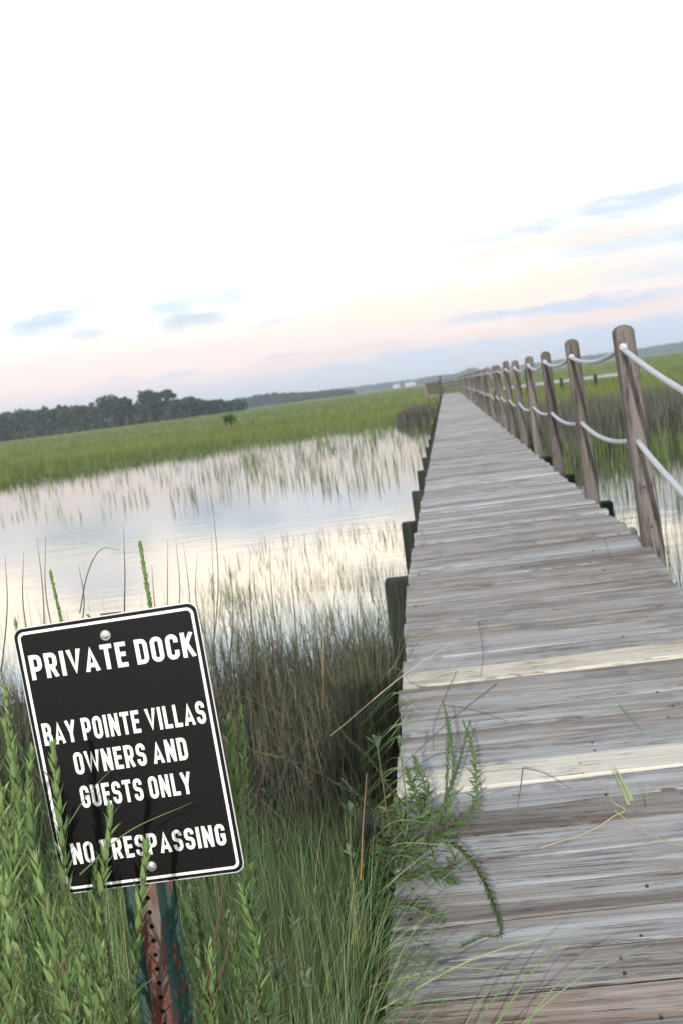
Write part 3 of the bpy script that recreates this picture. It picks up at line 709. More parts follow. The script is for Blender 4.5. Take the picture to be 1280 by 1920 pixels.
# stroke lettering: centre lines in a 1-high box, constant stroke width
def arc(cx_, cy_, rx, ry, a0, a1, n=8): return [(cx_+rx*cos(radians(a0+(a1-a0)*k/n)), cy_+ry*sin(radians(a0+(a1-a0)*k/n))) for k in range(n+1)]
t_ = 0.175; h_ = t_/2
def glyph(ch):
    W = 0.50; L, R, B, T = h_, W-h_, h_, 1-h_
    r = 0.155
    def bowl(y0, y1, x1=R): return [(L, y1)]+arc(x1-r, y1-r, r, r, 90, 0, 6)+arc(x1-r, y0+r, r, r, 0, -90, 6)+[(L, y0)]
    if ch == 'P': return W, [[(L, 0), (L, 1)], bowl(0.42, T)]
    if ch == 'R': return W+.02, [[(L, 0), (L, 1)], bowl(0.44, T), [(L+.17, 0.46), (R+.02, 0)]]
    if ch == 'B': return W, [[(L, 0), (L, 1)], bowl(0.50, T, R-.015), bowl(B, 0.50)]
    if ch == 'D': return W, [[(L, 0), (L, 1)], bowl(B, T)]
    if ch == 'I': return t_, [[(h_, 0), (h_, 1)]]
    if ch == 'V': return W+.06, [[(h_*.8, 1), ((W+.06)/2, 0.02), (W+.06-h_*.8, 1)]]
    if ch == 'A': return W+.07, [[(h_*.8, 0), ((W+.07)/2, 0.98), (W+.07-h_*.8, 0)], [(.14, .26), (W+.07-.14, .26)]]
    if ch == 'T': return W-.02, [[(0, T), (W-.02, T)], [((W-.02)/2, 0), ((W-.02)/2, T)]]
    if ch == 'E': return W-.06, [[(L, 0), (L, 1)], [(L, T), (W-.06, T)], [(L, .52), (W-.10, .52)], [(L, B), (W-.06, B)]]
    if ch == 'L': return W-.07, [[(L, 0), (L, 1)], [(L, B), (W-.07, B)]]
    if ch == 'O': return W, [arc(L+r, T-r, r, r, 180, 90, 6)+arc(R-r, T-r, r, r, 90, 0, 6)+arc(R-r, B+r, r, r, 0, -90, 6)+arc(L+r, B+r, r, r, -90, -180, 6)+[(L, T-r)]]
    if ch == 'C': return W, [[(R, .66)]+arc(R-r, T-r, r, r, 0, 90, 6)+arc(L+r, T-r, r, r, 90, 180, 6)+arc(L+r, B+r, r, r, 180, 270, 6)+arc(R-r, B+r, r, r, 270, 360, 6)+[(R, .36)]]
    if ch == 'G': return W, [[(R, .68)]+arc(R-r, T-r, r, r, 0, 90, 6)+arc(L+r, T-r, r, r, 90, 180, 6)+arc(L+r, B+r, r, r, 180, 270, 6)+arc(R-r, B+r, r, r, 270, 360, 6)+[(R, .46), (.26, .46)]]
    if ch == 'U': return W, [[(L, 1)]+arc(L+r, B+r, r, r, 180, 270, 6)+arc(R-r, B+r, r, r, 270, 360, 6)+[(R, 1)]]
    if ch == 'K': return W+.04, [[(L, 0), (L, 1)], [(L, .36), (R+.03, 1)], [(L+.13, .52), (R+.04, 0)]]
    if ch == 'Y': return W+.04, [[(h_*.7, 1), ((W+.04)/2, .42), (W+.04-h_*.7, 1)], [((W+.04)/2, 0), ((W+.04)/2, .46)]]
    if ch == 'N': return W+.03, [[(L, 0), (L, 1)], [(L, .93), (W+.03-h_, .07)], [(W+.03-h_, 0), (W+.03-h_, 1)]]
    if ch == 'W': return W+.27, [[(h_*.7, 1), (.21, .03), ((W+.27)/2, .93), (W+.27-.21, .03), (W+.27-h_*.7, 1)]]
    if ch == 'S':
        q = 0.15; m_ = .51
        return W-.01, [[(R-.01, .70), (R-.01, T-q)]+arc(R-.01-q, T-q, q, q, 0, 90, 5)+arc(L+q, T-q, q, q, 90, 180, 5)+arc(L+q, m_+q+.0, q, q, 180, 235, 3)+arc(R-.01-q, m_-q, q, q, 55, 0, 3)+arc(R-.01-q, B+q, q, q, 0, -90, 5)+arc(L+q, B+q, q, q, -90, -180, 5)+[(L, .31)]]
    return 0.22, []
def ribbon(pts, w):
    P = [Vector(p) for p in pts]
    Q = [P[0]]
    for p_ in P[1:]:
        if (p_-Q[-1]).length > 1e-4: Q.append(p_)
    P = Q; n = len(P); closed = (P[0]-P[-1]).length < 1e-3 and n > 4
    if closed: P = P[:-1]; n -= 1
    Lf, Rt = [], []
    for i in range(n):
        if closed: a, b = P[i]-P[i-1], P[(i+1) % n]-P[i]
        else: a = P[i]-P[i-1] if i else P[1]-P[0]; b = P[i+1]-P[i] if i < n-1 else P[-1]-P[-2]
        a.normalize(); b.normalize(); na = Vector((-a.y, a.x)); nb = Vector((-b.y, b.x)); m_ = (na+nb)
        if m_.length < 1e-3: m_ = na
        m_.normalize(); k = min(1/max(m_.dot(na), 0.2), 3.2)
        Lf.append(P[i]+m_*w/2*k); Rt.append(P[i]-m_*w/2*k)
    fs = [(i, n+i, n+(i+1) % n, (i+1) % n) for i in range(n if closed else n-1)]
    return [tuple(v) for v in Lf+Rt], fs
def clip01(vs): return [(x, min(max(y, 0.0), 1.0)) for x, y in vs]
def text_line(mb, s, u0, u1, vtop, capf):
    """u0,u1,vtop,capf as fractions of the sign"""
    sp = 0.125; tot = 0; gl = []
    for ch in s:
        W, st = glyph(ch); gl.append((tot, st)); tot += W + (sp if ch != ' ' else 0.02)
    tot -= sp
    x0 = (u0-0.5)*SW; kx = (u1-u0)*SW/tot; y0 = (0.5-vtop-capf)*SH; ky = capf*SH
    lay = 0
    for (ox, st) in gl:
        for j, pl in enumerate(st):
            vs, fs = ribbon(pl, t_)
            vs = clip01(vs)
            mb.add([sp_(x0+(ox+x)*kx, y0+y*ky, 0.0011+0.00012*(j)) for x, y in vs], fs)
for (s_, u0, u1, vt, cf) in (('PRIVATE DOCK', .060, .955, .103, .091), ('BAY POINTE VILLAS', .058, .942, .356, .083), ('OWNERS AND', .195, .812, .478, .083),
                        ('GUESTS ONLY', .195, .800, .604, .083), ('NO TRESPASSING', .085, .930, .812, .080)):
    mb = MB(); text_line(mb, s_, u0, u1, vt, cf); mb.build('lettering', M_white, plate)
for (u, v) in ((.494, .071), (.505, .935)):
    x_, y_ = (u-.5)*SW, (.5-v)*SH
    mb = MB(); c0 = sp_(x_, y_, 0.0)
    mb.tube([c0, c0+fn*0.0016], 0.0088, 18)
    mb.tube([c0+fn*0.0016, c0+fn*0.0062, c0+fn*0.0072], [0.0058, 0.0054, 0.0036], 6)
    mb.tube([c0+fn*0.0072, c0+fn*0.0084], 0.0026, 10); mb.build('bolt', M_zinc, sign, smooth=False)
# U-channel post: hat section with punched middle face
tp = at_y(213, 1145, SY+0.02); pb = at_y(312, 1900, SY+0.02); pdir = (pb-tp); pdir /= -pdir.z
def pc(z): return tp + pdir*(tp.z-z)
mbf = MB(); mbw = MB(); mbh = MB()
sec = [(-0.056, 0.000), (-0.036, 0.000), (-0.0185, 0.030), (0.0185, 0.030), (0.036, 0.000), (0.056, 0.000)]
sec = [(x*0.80, (0.030-d)) for x, d in sec]     # d: distance in front of the plate back
def strip(mb, i0, i1, off=0.0):
    vs = []
    for z in ((tp.z if 3 in (i0, i1) and 4 in (i0, i1) else tp.z-0.012), 0.9, 0.4, -0.25):
        c_ = pc(z)
        for i in (i0, i1): vs.append((c_.x+sec[i][0], SY+0.003+sec[i][1]+off, z))
    n = 3
    th = 0.0025
    vs2 = vs+[(v[0], v[1]+th, v[2]) for v in vs]; o_ = len(vs)
    fs = [(2*k, 2*k+1, 2*k+3, 2*k+2) for k in range(n)]+[(o_+2*k+2, o_+2*k+3, o_+2*k+1, o_+2*k) for k in range(n)]
    fs += [(2*k, 2*k+2, o_+2*k+2, o_+2*k) for k in range(n)]+[(2*k+1, o_+2*k+1, o_+2*k+3, 2*k+3) for k in range(n)]+[(0, o_, o_+1, 1)]
    mb.add(vs2, fs)
sec = [(-0.046, 0.016), (-0.041, 0.021), (-0.026, 0.023), (-0.0175, 0.0), (0.0175, 0.0), (0.026, 0.023), (0.041, 0.021), (0.046, 0.016)]
for a, b in ((0, 1), (1, 2), (2, 3), (4, 5), (5, 6), (6, 7)): strip(mbf, a, b)
strip(mbw, 3, 4, -0.0003)
post = mbf.build('steel_post', M_flange, sign); mbw.build('punched_web', M_web, post)
z = tp.z-0.012
while z > 0.0:
    c_ = pc(z); mbh.tube([(c_.x, SY+0.0045, z), (c_.x, SY+0.0022, z)], 0.0042, 12); z -= 0.0254
mbh.build('punched_holes', M_hole, post)

# ------------------------------------------------------------------ leafy plants
def leaf_arrays(base, d, up, L, W, curl=0.25, nseg=3):
    """a lance leaf: two rows either side of a midrib"""
    d = d.normalized(); s = d.cross(up)
    if s.length < 1e-4: s = d.cross(Vector((1, 0, 0)))
    s.normalize(); nrm = s.cross(d).normalized()
    vs = []; prof = [0.35, 1.0, 0.72, 0.0] if nseg == 3 else [0.3, .85, 1.0, .85, 0.2]
    for k in range(nseg+1):
        u = k/nseg; c_ = base + d*(L*u) - nrm*(curl*L*u*u); w = W*0.5*prof[k]
        vs += [c_-s*w+nrm*w*0.35, c_, c_+s*w+nrm*w*0.35]
    fs = []
    for k in range(nseg):
        b = 3*k; fs += [(b, b+1, b+4, b+3), (b+1, b+2, b+5, b+4)]
    return vs, fs
def spline(pts, n):
    P = [Vector(p) for p in pts]; P = [P[0]*2-P[1]]+P+[P[-1]*2-P[-2]]; out = []
    m_ = len(P)-3
    for i in range(m_):
        for k in range(n):
            u = k/n; a, b, c_, d = P[i:i+4]
            out.append(0.5*((2*b)+(c_-a)*u+(2*a-5*b+4*c_-d)*u*u+(3*b-a-3*c_+d)*u**3))
    out.append(P[-2]); return out
def leafy(mbs, mbl, path, L, W, every, ang=0.6, top_tint=0.9, low_tint=0.3, r0=0.0028, r1=0.0012, droop=0.2, start=0.0, taper=0.45, nseg=3):
    n = len(path); mbs.tube(path, [r0+(r1-r0)*i/(n-1) for i in range(n)], 6, 0.5)
    cum = [0.0]
    for a, b in zip(path[:-1], path[1:]): cum.append(cum[-1]+(b-a).length)
    tot = cum[-1]; s = start*tot; phi = random.uniform(0, 6.28); i = 0
    while s < tot:
        while i < n-2 and cum[i+1] < s: i += 1
        u = (s-cum[i])/max(cum[i+1]-cum[i], 1e-6); p_ = path[i].lerp(path[i+1], min(u, 1)); ax = (path[i+1]-path[i]).normalized()
        q = s/tot; rf = Vector((1, 0, 0)) if abs(ax.x) < .9 else Vector((0, 0, 1))
        a = ax.cross(rf).normalized(); b = ax.cross(a)
        side = a*cos(phi)+b*sin(phi); an = ang*(1-0.55*max(0, (q-0.6)/0.4))*random.uniform(0.55, 1.45)
        d = ax*cos(an)+side*sin(an)
        l = L*(1-taper*max(0, (q-0.72)/0.28))*random.uniform(0.75, 1.15)
        vs, fs = leaf_arrays(p_, d, ax, l, W*random.uniform(.8, 1.2), droop*random.uniform(0.2, 1.5)-0.15*(q > .8), nseg)
        mbl.add(vs, fs, min(1, max(0, low_tint+(top_tint-low_tint)*q**2.2+random.gauss(0, .09))))
        s += every*(1-0.5*max(0, (q-0.7)/0.3))*random.uniform(.7, 1.3); phi += 2.4
    # tight bud at the tip
    tipd = (path[-1]-path[-3]).normalized()
    for k in range(6):
        a = tipd.cross(Vector((0, 1, 0.1))).normalized(); b = tipd.cross(a); ph = k*1.05
        vs, fs = leaf_arrays(path[-1]-tipd*0.006, tipd+(a*cos(ph)+b*sin(ph))*0.28, tipd, L*0.42, W*0.7, -0.1, 3); mbl.add(vs, fs, top_tint)
STK = 'goldenrod stalks around the sign'
def stalk(tx, ty, Y, lean_px=0, label=None, L=0.060, W=0.0088, dense=0.0105, bow=0.03, low=0.25, top=0.85, leanY=0.0):
    """tall leafy stalk whose tip is seen at pixel (tx, ty) and which stands Y metres away"""
    tip = at_y(tx, ty+34, Y); gx = tip.x+lean_px; gy = Y+leanY; gz = -0.06
    base = Vector((gx, gy, gz)); mid = base.lerp(tip, 0.55)+Vector((random.gauss(0, bow), random.gauss(0, bow*.6), 0))
    m2 = base.lerp(tip, 0.82)+Vector((random.gauss(0, bow*.5), 0, 0))
    path = spline([base, mid, m2, tip], 7)
    root = empty('goldenrod_stalk', base)
    tag(root, label or 'green goldenrod stalk with narrow upturned leaves in the thick clump around the sign', 'plant', STK)
    a, b = MB(), MB(); leafy(a, b, path, L, W, dense, 0.62, top, low, start=0.28)
    a.build('stem', M_stem, root); b.build('leaves', M_leaf, root)
    return root
stalk(100, 1375, 1.72, -0.19, 'upright green goldenrod stalk overlapping the first letters of the sign wording BAY')
stalk(207, 1498, 1.70, -0.17, 'green goldenrod stalk rising in front of the letter T of TRESPASSING on the sign')
stalk(274, 1565, 1.72, -0.30, 'green goldenrod stalk leaning right in front of the lower bolt of the sign', bow=0.012)
stalk(12, 1335, 1.80, 0.09, 'goldenrod stalk left of the sign, its bent tip level with BAY', bow=0.01)
stalk(264, 990, 2.45, -0.0, 'thick pale green goldenrod spike standing highest above the top edge of the sign', L=0.030, W=0.008, dense=0.0035, bow=0.01)
stalk(96, 1042, 2.5, 0.0, 'twisted goldenrod spike sticking up above the top left corner of the sign', L=0.026, W=0.007, dense=0.004, bow=0.02)
stalk(30, 1135, 2.4, 0.02, 'short goldenrod tip showing left of the top left corner of the sign', L=0.03, W=0.008)
stalk(167, 1122, 2.3, 0.22, 'goldenrod stem lying slanted behind the top edge of the sign', L=0.03, W=0.007, bow=0.03)
stalk(430, 1330, 2.02, -0.05, 'bright green goldenrod stalk just outside the right edge of the sign', bow=0.01, dense=0.005)
stalk(452, 1310, 2.05, -0.12, 'side shoot of goldenrod pointing right beside the right edge of the sign', bow=0.01, L=0.04)
stalk(345, 1665, 1.95, 0.02, 'thin goldenrod stalk with broader leaves directly right of the steel post', L=0.06, W=0.012, dense=0.013)
stalk(455, 1640, 2.0, -0.02, 'goldenrod stalk below the bottom right corner of the sign', L=0.05)
pts = [(55, 1468, 1.70), (36, 1525, 1.62), (2, 1460, 1.66), (-20, 1540, 1.6), (70, 1590, 1.55), (0, 1610, 1.5), (150, 1730, 1.62),
       (45, 1640, 1.56), (120, 1690, 1.50), (190, 1760, 1.55), (345, 1760, 1.95), (395, 1760, 1.9), (15, 1720, 1.45), (80, 1760, 1.42), (150, 1780, 1.45),
       (195, 1840, 1.52), (430, 1690, 1.98), (-30, 1660, 1.6), (-10, 1400, 1.85), (30, 1420, 2.0), (60, 1380, 2.15), (-15, 1300, 2.1), (10, 1260, 2.3), (180, 1600, 1.78), (70, 1620, 1.75), (480, 1760, 2.1)]
for (a_, b_, Y_) in pts: k_ = random.uniform(.7, 1.3); stalk(a_, b_, Y_+0.05, random.gauss(-0.13, 0.07), bow=0.045, L=.058*k_, W=.0080*random.uniform(.75, 1.3), dense=.0105*random.uniform(.8, 1.4), low=random.uniform(.05, .4), top=random.uniform(.65, 1))

# the shrub sprawling over the edge of the ramp
shrub = empty('sprawling_shrub', at_ramp(700, 1560, -0.25)); tag(shrub, 'sprawling low shrub with thin dark green leaves spilling over the left edge of the ramp', 'shrub')
ms, ml = MB(), MB()
R_ = at_ramp
def br(pts, L=0.034, W=0.0045, every=0.006, ang=0.75, r0=0.003, st=0.0, top=.8, low=.4, droop=.15, taper=.5):
    P = [R_(x, y, h) if h is not None else None for (x, y, h) in pts]
    leafy(ms, ml, spline(P, 7), L*1.25, W*1.35, every*.75, ang, top, low, r0=r0, r1=0.0012, start=st, droop=droop, taper=taper)
br([(640, 1620, -.15), (700, 1590, .0), (760, 1560, .05), (815, 1530, .07), (850, 1490, .10)])
br([(640, 1460, .02), (700, 1520, .04), (770, 1570, .05), (840, 1562, .06), (880, 1540, .07), (892, 1490, .09), (884, 1400, .12), (868, 1355, .14)], L=0.030, every=.008, st=0.2)
br([(820, 1545, .06), (842, 1480, .10), (850, 1430, .13), (842, 1372, .16), (830, 1315, .18)], L=.020, W=.004, every=.005, ang=.5)
br([(835, 1500, .08), (838, 1440, .13), (840, 1360, .17)], L=.020, W=.004, every=.005, ang=.4)
br([(845, 1480, .10), (865, 1410, .13), (880, 1352, .16)], L=.018, W=.004, every=.005, ang=.4)
br([(700, 1600, .0), (760, 1585, .04), (815, 1575, .05), (860, 1590, .05), (900, 1640, .045), (925, 1700, .04), (938, 1750, .02), (905, 1756, .015), (868, 1772, .012)], L=.022, W=.005, every=.0055, ang=.45, st=.3, low=.5, top=.55)
br([(660, 1700, -.1), (720, 1640, .02), (780, 1600, .05), (830, 1570, .06)])
br([(680, 1680, -.05), (740, 1650, .03), (800, 1640, .04), (850, 1655, .03)], L=.04, W=.006)
br([(680, 1720, -.05), (730, 1700, .03), (780, 1700, .03), (825, 1722, .01)], L=.04, W=.006)
br([(690, 1640, .0), (740, 1600, .05), (790, 1620, .05), (840, 1640, .03)], L=.035, W=.006)
br([(620, 1300, .25), (640, 1370, .15), (690, 1420, .10), (740, 1490, .07), (800, 1545, .05)], L=.02, W=.004, every=.01, ang=.5)
br([(480, 1410, .1), (560, 1430, .1), (650, 1480, .05), (740, 1530, .05)], L=.02, W=.005, every=.012, ang=.6)
br([(790, 1560, .05), (780, 1500, .08), (760, 1440, .10)], L=.03)
br([(800, 1550, .05), (800, 1490, .10), (775, 1420, .12)], L=.03)
br([(750, 1620, .03), (760, 1560, .08), (740, 1500, .1)], L=.03)
for _ in range(16):
    x_, y_ = random.uniform(700, 850), random.uniform(1520, 1650); br([(x_, y_, .03), (x_+random.uniform(-10, 30), y_-random.uniform(15, 40), .07), (x_+random.uniform(-20, 60), y_-random.uniform(30, 70), .09)], L=.036, W=.0055, every=.008)
ms.build('branches', M_stem, shrub); ml.build('leaves', M_leafdark, shrub)

def rosette(name, label, x, y, Y, n, L, W, mat, hgt=0.25, spread=0.5, low=0):
    top = at_y(x, y, Y); base = Vector((top.x+random.gauss(0, .03), top.y+.05, -0.08))
    root = empty(name, base); tag(root, label, 'plant'); a, b = MB(), MB()
    path = spline([base, base.lerp(top, .6)+Vector((random.gauss(0, .02), 0, 0)), top], 5); a.tube(path, [.003]*5+[.002]*(len(path)-5), 6, .7)
    for lev in range(1+low):
        c_ = path[-1-2*lev]
        for k in range(n):
            ph = k*2.4+lev; d = Vector((cos(ph)*spread, sin(ph)*spread, 1-lev*.4)).normalized()
            vs, fs = leaf_arrays(c_+Vector((0, 0, random.uniform(-.02, .005))), d+Vector((random.gauss(0, .2), random.gauss(0, .2), 0)), Vector((0, 0, 1)), L*random.uniform(.45, 1.0), W*.8, .1, 4); b.add(vs, fs, random.random())
    a.build('stem', M_stem, root); b.build('leaves', mat, root)
rosette('saltbush_sprig', 'sprig of rounded grey green leaves left of the ramp, between the two pale planks', 706, 1392, 3.3, 7, .055, .020, M_silver, low=0, spread=.55)
rosette('saltbush_sprig', 'small round leaved sprig touching the ramp edge above the sprawling shrub', 748, 1392, 3.25, 5, .032, .014, M_silver, spread=.6)
rosette('saltbush_sprig', 'round leaved sprig in the dark rushes just right of the sign', 505, 1490, 2.7, 6, .045, .017, M_silver, low=1, spread=.8)
rosette('saltbush_sprig', 'silvery leaved sprig in the green grass below and right of the sign', 495, 1712, 2.15, 6, .045, .014, M_silver, low=2, spread=.7)
rosette('saltbush_sprig', 'silvery leaved sprig low in the grass, midway between the sign post and the ramp', 552, 1740, 2.2, 5, .040, .012, M_silver, low=2, spread=.6)
rosette('saltbush_sprig', 'saltbush sprig in the rushes left of the sprawling shrub', 655, 1520, 2.9, 6, .04, .015, M_silver, low=2, spread=.7)

def wire(name, label, cat, pts, r, mat, tint, n=8):
    P = spline(pts, n); root = MB(); root.tube(P, [r*(1-.6*i/(len(P)-1)) for i in range(len(P))], 6, tint)
    o = root.build(name, mat); tag(o, label, cat); return o
wire('dry_stem', 'bright orange dry stem standing in the rushes near the ramp', 'dry stem', [at_y(676, 1650, 2.7), at_y(680, 1550, 2.7), at_y(687, 1450, 2.7)], .0020, M_dry, .22)
wire('dry_stem', 'thin amber straw rising straight out of the dark rushes', 'dry stem', [at_y(605, 1330, 4.0), at_y(606, 1230, 4.0), at_y(606, 1130, 4.0)], .0024, M_dry, .35)
wire('dry_stem', 'pale bent straw lying in a hook on the ramp beside the green sprout', 'dry stem', [R_(1010, 1590, .004), R_(1100, 1560, .004), R_(1150, 1530, .02), R_(1170, 1518, .03), R_(1145, 1500, .05), R_(1142, 1470, .05)], .0022, M_dry, .7)
wire('dry_stem', 'pale straw curling to the right from the base of the green sprout', 'dry stem', [R_(1152, 1520, .01), R_(1185, 1545, .01), R_(1250, 1580, .004), R_(1285, 1583, .004)], .0022, M_dry, .75)
wire('dry_stem', 'long pale straw slanting from the rushes across the ramp edge', 'dry stem', [at_y(620, 1380, 3.6), at_y(750, 1270, 3.7), at_y(850, 1203, 3.8)], .0018, M_dry, .95)
wire('dry_stem', 'reddish brown stem curving up from the grass right of the sign post', 'dry stem', [at_y(395, 1890, 1.95), at_y(392, 1800, 1.95), at_y(412, 1720, 1.96), at_y(418, 1650, 1.97)], .0038, M_stem, .15)
wire('dry_stem', 'brown stem forking right of the sign post low in the grass', 'dry stem', [at_y(400, 1870, 1.97), at_y(425, 1790, 1.98), at_y(440, 1700, 1.98)], .0030, M_stem, .2)
wire('dry_stem', 'thick brown stalk below the bottom left corner of the sign', 'dry stem', [at_y(112, 1840, 1.95), at_y(116, 1760, 1.95), at_y(120, 1690, 1.95)], .0042, M_stem, .3)

def blade_thing(name, label, specs, mat=None, group=None):
    """a few single arching blades that belong to one tuft; each spec: points, width, tint"""
    V, Fs, T = [], [], []; o_ = 0
    for pts, w, ti in specs:
        P = spline(pts, 7); n = len(P)
        for i, p_ in enumerate(P):
            d = (P[min(i+1, n-1)]-P[max(i-1, 0)]).normalized(); vw = Vector((0, 0, CZ))-p_; s = d.cross(vw).normalized()*(w*.5*(1-.85*(i/(n-1))**2))
            V += [p_-s, p_+s]; T += [ti, ti]
        Fs += [(o_+2*i, o_+2*i+1, o_+2*i+3, o_+2*i+2) for i in range(n-1)]; o_ += 2*n
    ob = link(name, np_mesh(name, np.array([tuple(v) for v in V]), np.array(Fs), np.array(T)), mat or M_grass); tag(ob, label, 'grass', group)
blade_thing('grass_sprout', 'fresh green grass sprout growing up through the gap in the ramp planks', [
    ([R_(1192, 1524, -.02), R_(1175, 1480, .03), R_(1152, 1437, .08)], .012, .85), ([R_(1186, 1526, -.02), R_(1170, 1490, .03), R_(1147, 1440, .075)], .009, .95),
    ([R_(1209, 1522, -.02), R_(1208, 1495, .04), R_(1201, 1460, .09)], .0045, .4), ([R_(1172, 1524, -.01), R_(1168, 1521, .01), R_(1160, 1523, .012)], .008, .8)])
tuft = []
for (xa, ya, xb, yb, hb, w) in ((700, 1900, 1075, 1745, .10, .004), (905, 1960, 1085, 1740, .12, .004), (870, 1960, 1000, 1810, .12, .004), (960, 1960, 1110, 1800, .14, .003), (930, 1960, 1240, 1760, .13, .003),
                               (690, 1850, 1010, 1830, .06, .003), (720, 1940, 900, 1730, .12, .003), (850, 1960, 960, 1830, .1, .003), (680, 1800, 960, 1560, .10, .003)):
    tuft.append(([R_(xa, ya, .02), R_((xa+xb)/2, (ya+yb)/2-25, hb*.8), R_(xb, yb, hb)], w, random.uniform(.4, .9)))
blade_thing('arching_grass_tuft', 'long thin grass blades arching over the bottom of the ramp', tuft)
ovr = []
for _ in range(46):
    ya = random.uniform(1230, 1900); xa = 735; ln = random.uniform(30, 170); up = random.uniform(-60, 140)
    ovr.append(([R_(xa-60, ya+60, -.12), R_(xa, ya, .05+random.uniform(0, .06)), R_(xa+ln*.6, ya-up*.6, .08), R_(xa+ln, ya-up*.7, .05)], random.uniform(.002, .004), random.uniform(.1, .9)))
blade_thing('edge_grass_fringe', 'loose grass blades leaning over the left edge of the ramp planks', ovr)
tall = []
for (x, y0, y1, Y) in ((400, 1200, 948, 3.8), (397, 1250, 1000, 4.0), (430, 1250, 1045, 3.9), (468, 1200, 1050, 4.2), (505, 1200, 1010, 4.3), (545, 1180, 1040, 4.2), (232, 1150, 985, 3.4),
                       (45, 1200, 1035, 3.3), (70, 1200, 1008, 3.4), (86, 1200, 1004, 3.4), (148, 1160, 1060, 3.3), (10, 1200, 1040, 3.3), (330, 1180, 1010, 3.9), (315, 1180, 1012, 3.9), (345, 1200, 1022, 3.8), (285, 1170, 1060, 3.6), (370, 1180, 1040, 3.9)):
    tall.append(([at_y(x+random.uniform(-14, 34), y0+60, Y), at_y(x+random.uniform(-2, 12), (y0+y1)/2+20, Y), at_y(x, y1, Y)], .0042, random.uniform(.0, .45)))
tall.append(([at_y(150, 1150, 3.4), at_y(165, 1075, 3.4), at_y(190, 1030, 3.4), at_y(226, 1032, 3.4)], .004, .5))
for sp1 in tall: blade_thing('rush_spear', 'tall dark rush spear standing up against the bright water above the sign', [sp1], M_rush, 'tall rush spears above the sign')
cross = [([at_y(120, 1560, 1.74), at_y(165, 1490, 1.72), at_y(222, 1430, 1.71)], .0018, .6), ([at_y(150, 1640, 1.70), at_y(240, 1560, 1.70), at_y(360, 1505, 1.72)], .0022, .5)]
blade_thing('grass_blades_on_sign', 'two fine green grass blades crossing in front of the black sign face', cross)
for (pts_) in ([(896, 1165, .10), (904, 1220, .05), (900, 1275, .0)], [(832, 1322, .03), (890, 1332, .02), (950, 1352, .005)], [(930, 1282, .04), (850, 1345, .03), (752, 1436, .01)],
               [(979, 1440, .06), (975, 1475, .03), (969, 1513, .0)], [(980, 1440, .055), (1020, 1450, .05), (1068, 1478, .01)], [(855, 1258, .03), (815, 1350, .03), (812, 1408, .0)], [(1132, 1010, .1), (1140, 1035, .05), (1146, 1050, .0)]):
    o = wire('strand_and_shadow', 'hair thin dark strand drawn for grass and its cast shadow on the ramp planks', 'grass', [R_(*q) for q in pts_], .0016, M_rush, .3); o['group'] = 'fine strands and shadow lines on the ramp'  # dark strands stand for both loose grass and thin cast shadows
blade_thing('fallen_blade', 'short green grass blade lying on the ramp between the two pale planks', [([R_(1160, 1322, .01), R_(1184, 1350, .012), R_(1206, 1373, .01)], .005, .6)])

# ------------------------------------------------------------------ distant trees
def crown_quads(blobs, per, size, tlo=0.0, thi=1.0):
    V, T = [], []
    for (cx_, cy_, cz_, rx, ry, rz) in blobs:
        n = int(per); d = rng.normal(size=(n, 3)); d /= np.linalg.norm(d, axis=1)[:, None]
        r = rng.uniform(0.45, 1.0, n)[:, None]**0.5*rng.uniform(.8, 1.12, n)[:, None]
        c_ = d*r*np.array([rx, ry, rz])+np.array([cx_, cy_, cz_])
        a = rng.normal(size=(n, 3)); a /= np.linalg.norm(a, axis=1)[:, None]; b = np.cross(a, rng.normal(size=(n, 3))); b /= np.linalg.norm(b, axis=1)[:, None]
        s = size*rng.uniform(.5, 1.3, n)[:, None]
        V.append(np.stack([c_-a*s-b*s*.6, c_+a*s-b*s*.6, c_+a*s+b*s*.6, c_-a*s+b*s*.6], 1).reshape(-1, 3)); T.append(np.repeat(rng.uniform(tlo, thi, n), 4))
    V = np.concatenate(V); n = len(V)//4
    return V, np.arange(n*4).reshape(-1, 4), np.concatenate(T)
def wood(name, label, spans, D, per, size, depth=30, seed=0):
    """spans: list of (x, top height) along the wood; fills trees below that line"""
    xs_ = [s[0] for s in spans]; hs = [s[1] for s in spans]; blobs = []; x = xs_[0]
    step = (hs and np.mean(hs))*0.28
    tr = MB()
    while x < xs_[-1]:
        h = np.interp(x, xs_, hs)*random.uniform(.86, 1.04)
        for row in range(4):
            yy = D+random.uniform(0, depth)+row*depth*.5; xx = x+random.uniform(-step, step); hh = h*random.uniform(.85, 1.0)
            blobs.append((xx, yy, hh*.72, hh*.28, hh*.26, hh*.28)); blobs.append((xx+random.uniform(-1, 1)*hh*.2, yy-1, hh*.38, hh*.34, hh*.28, hh*.36)); blobs.append((xx+random.uniform(-1, 1)*hh*.3, yy-3, hh*.14, hh*.34, hh*.2, hh*.16))
            if row == 0: tr.tube([(xx, yy+3, -0.2), (xx+random.gauss(0, .4), yy+3, hh*.6)], [hh*.02, hh*.012], 5, .5)
        x += step*random.uniform(.7, 1.2)
    V, f_, T = crown_quads(blobs, per, size)
    root = empty(name, (np.mean(xs_), D, -.2)); tag(root, label, 'wood', kind='stuff')
    link('foliage', np_mesh('foliage', V, f_, T), M_pine, root); tr.build('trunks', M_bark, root)
wood('pine_wood', 'dark pine wood along the left horizon across the marsh', [(-330, 13), (-213, 14.5), (-186, 14), (-172, 12.2), (-150, 10), (-138, 11.0), (-126, 8.5), (-112, 6.5), (-106, 4.5)], 550, 150, 0.85)
wood('far_wood', 'bluish second wood in the middle of the horizon, behind the pine wood', [(-260, 10), (-228, 10.5), (-205, 12.5), (-182, 12.5), (-160, 9.5), (-140, 8), (-120, 7.5), (-100, 5)], 1200, 120, 1.1, 60)
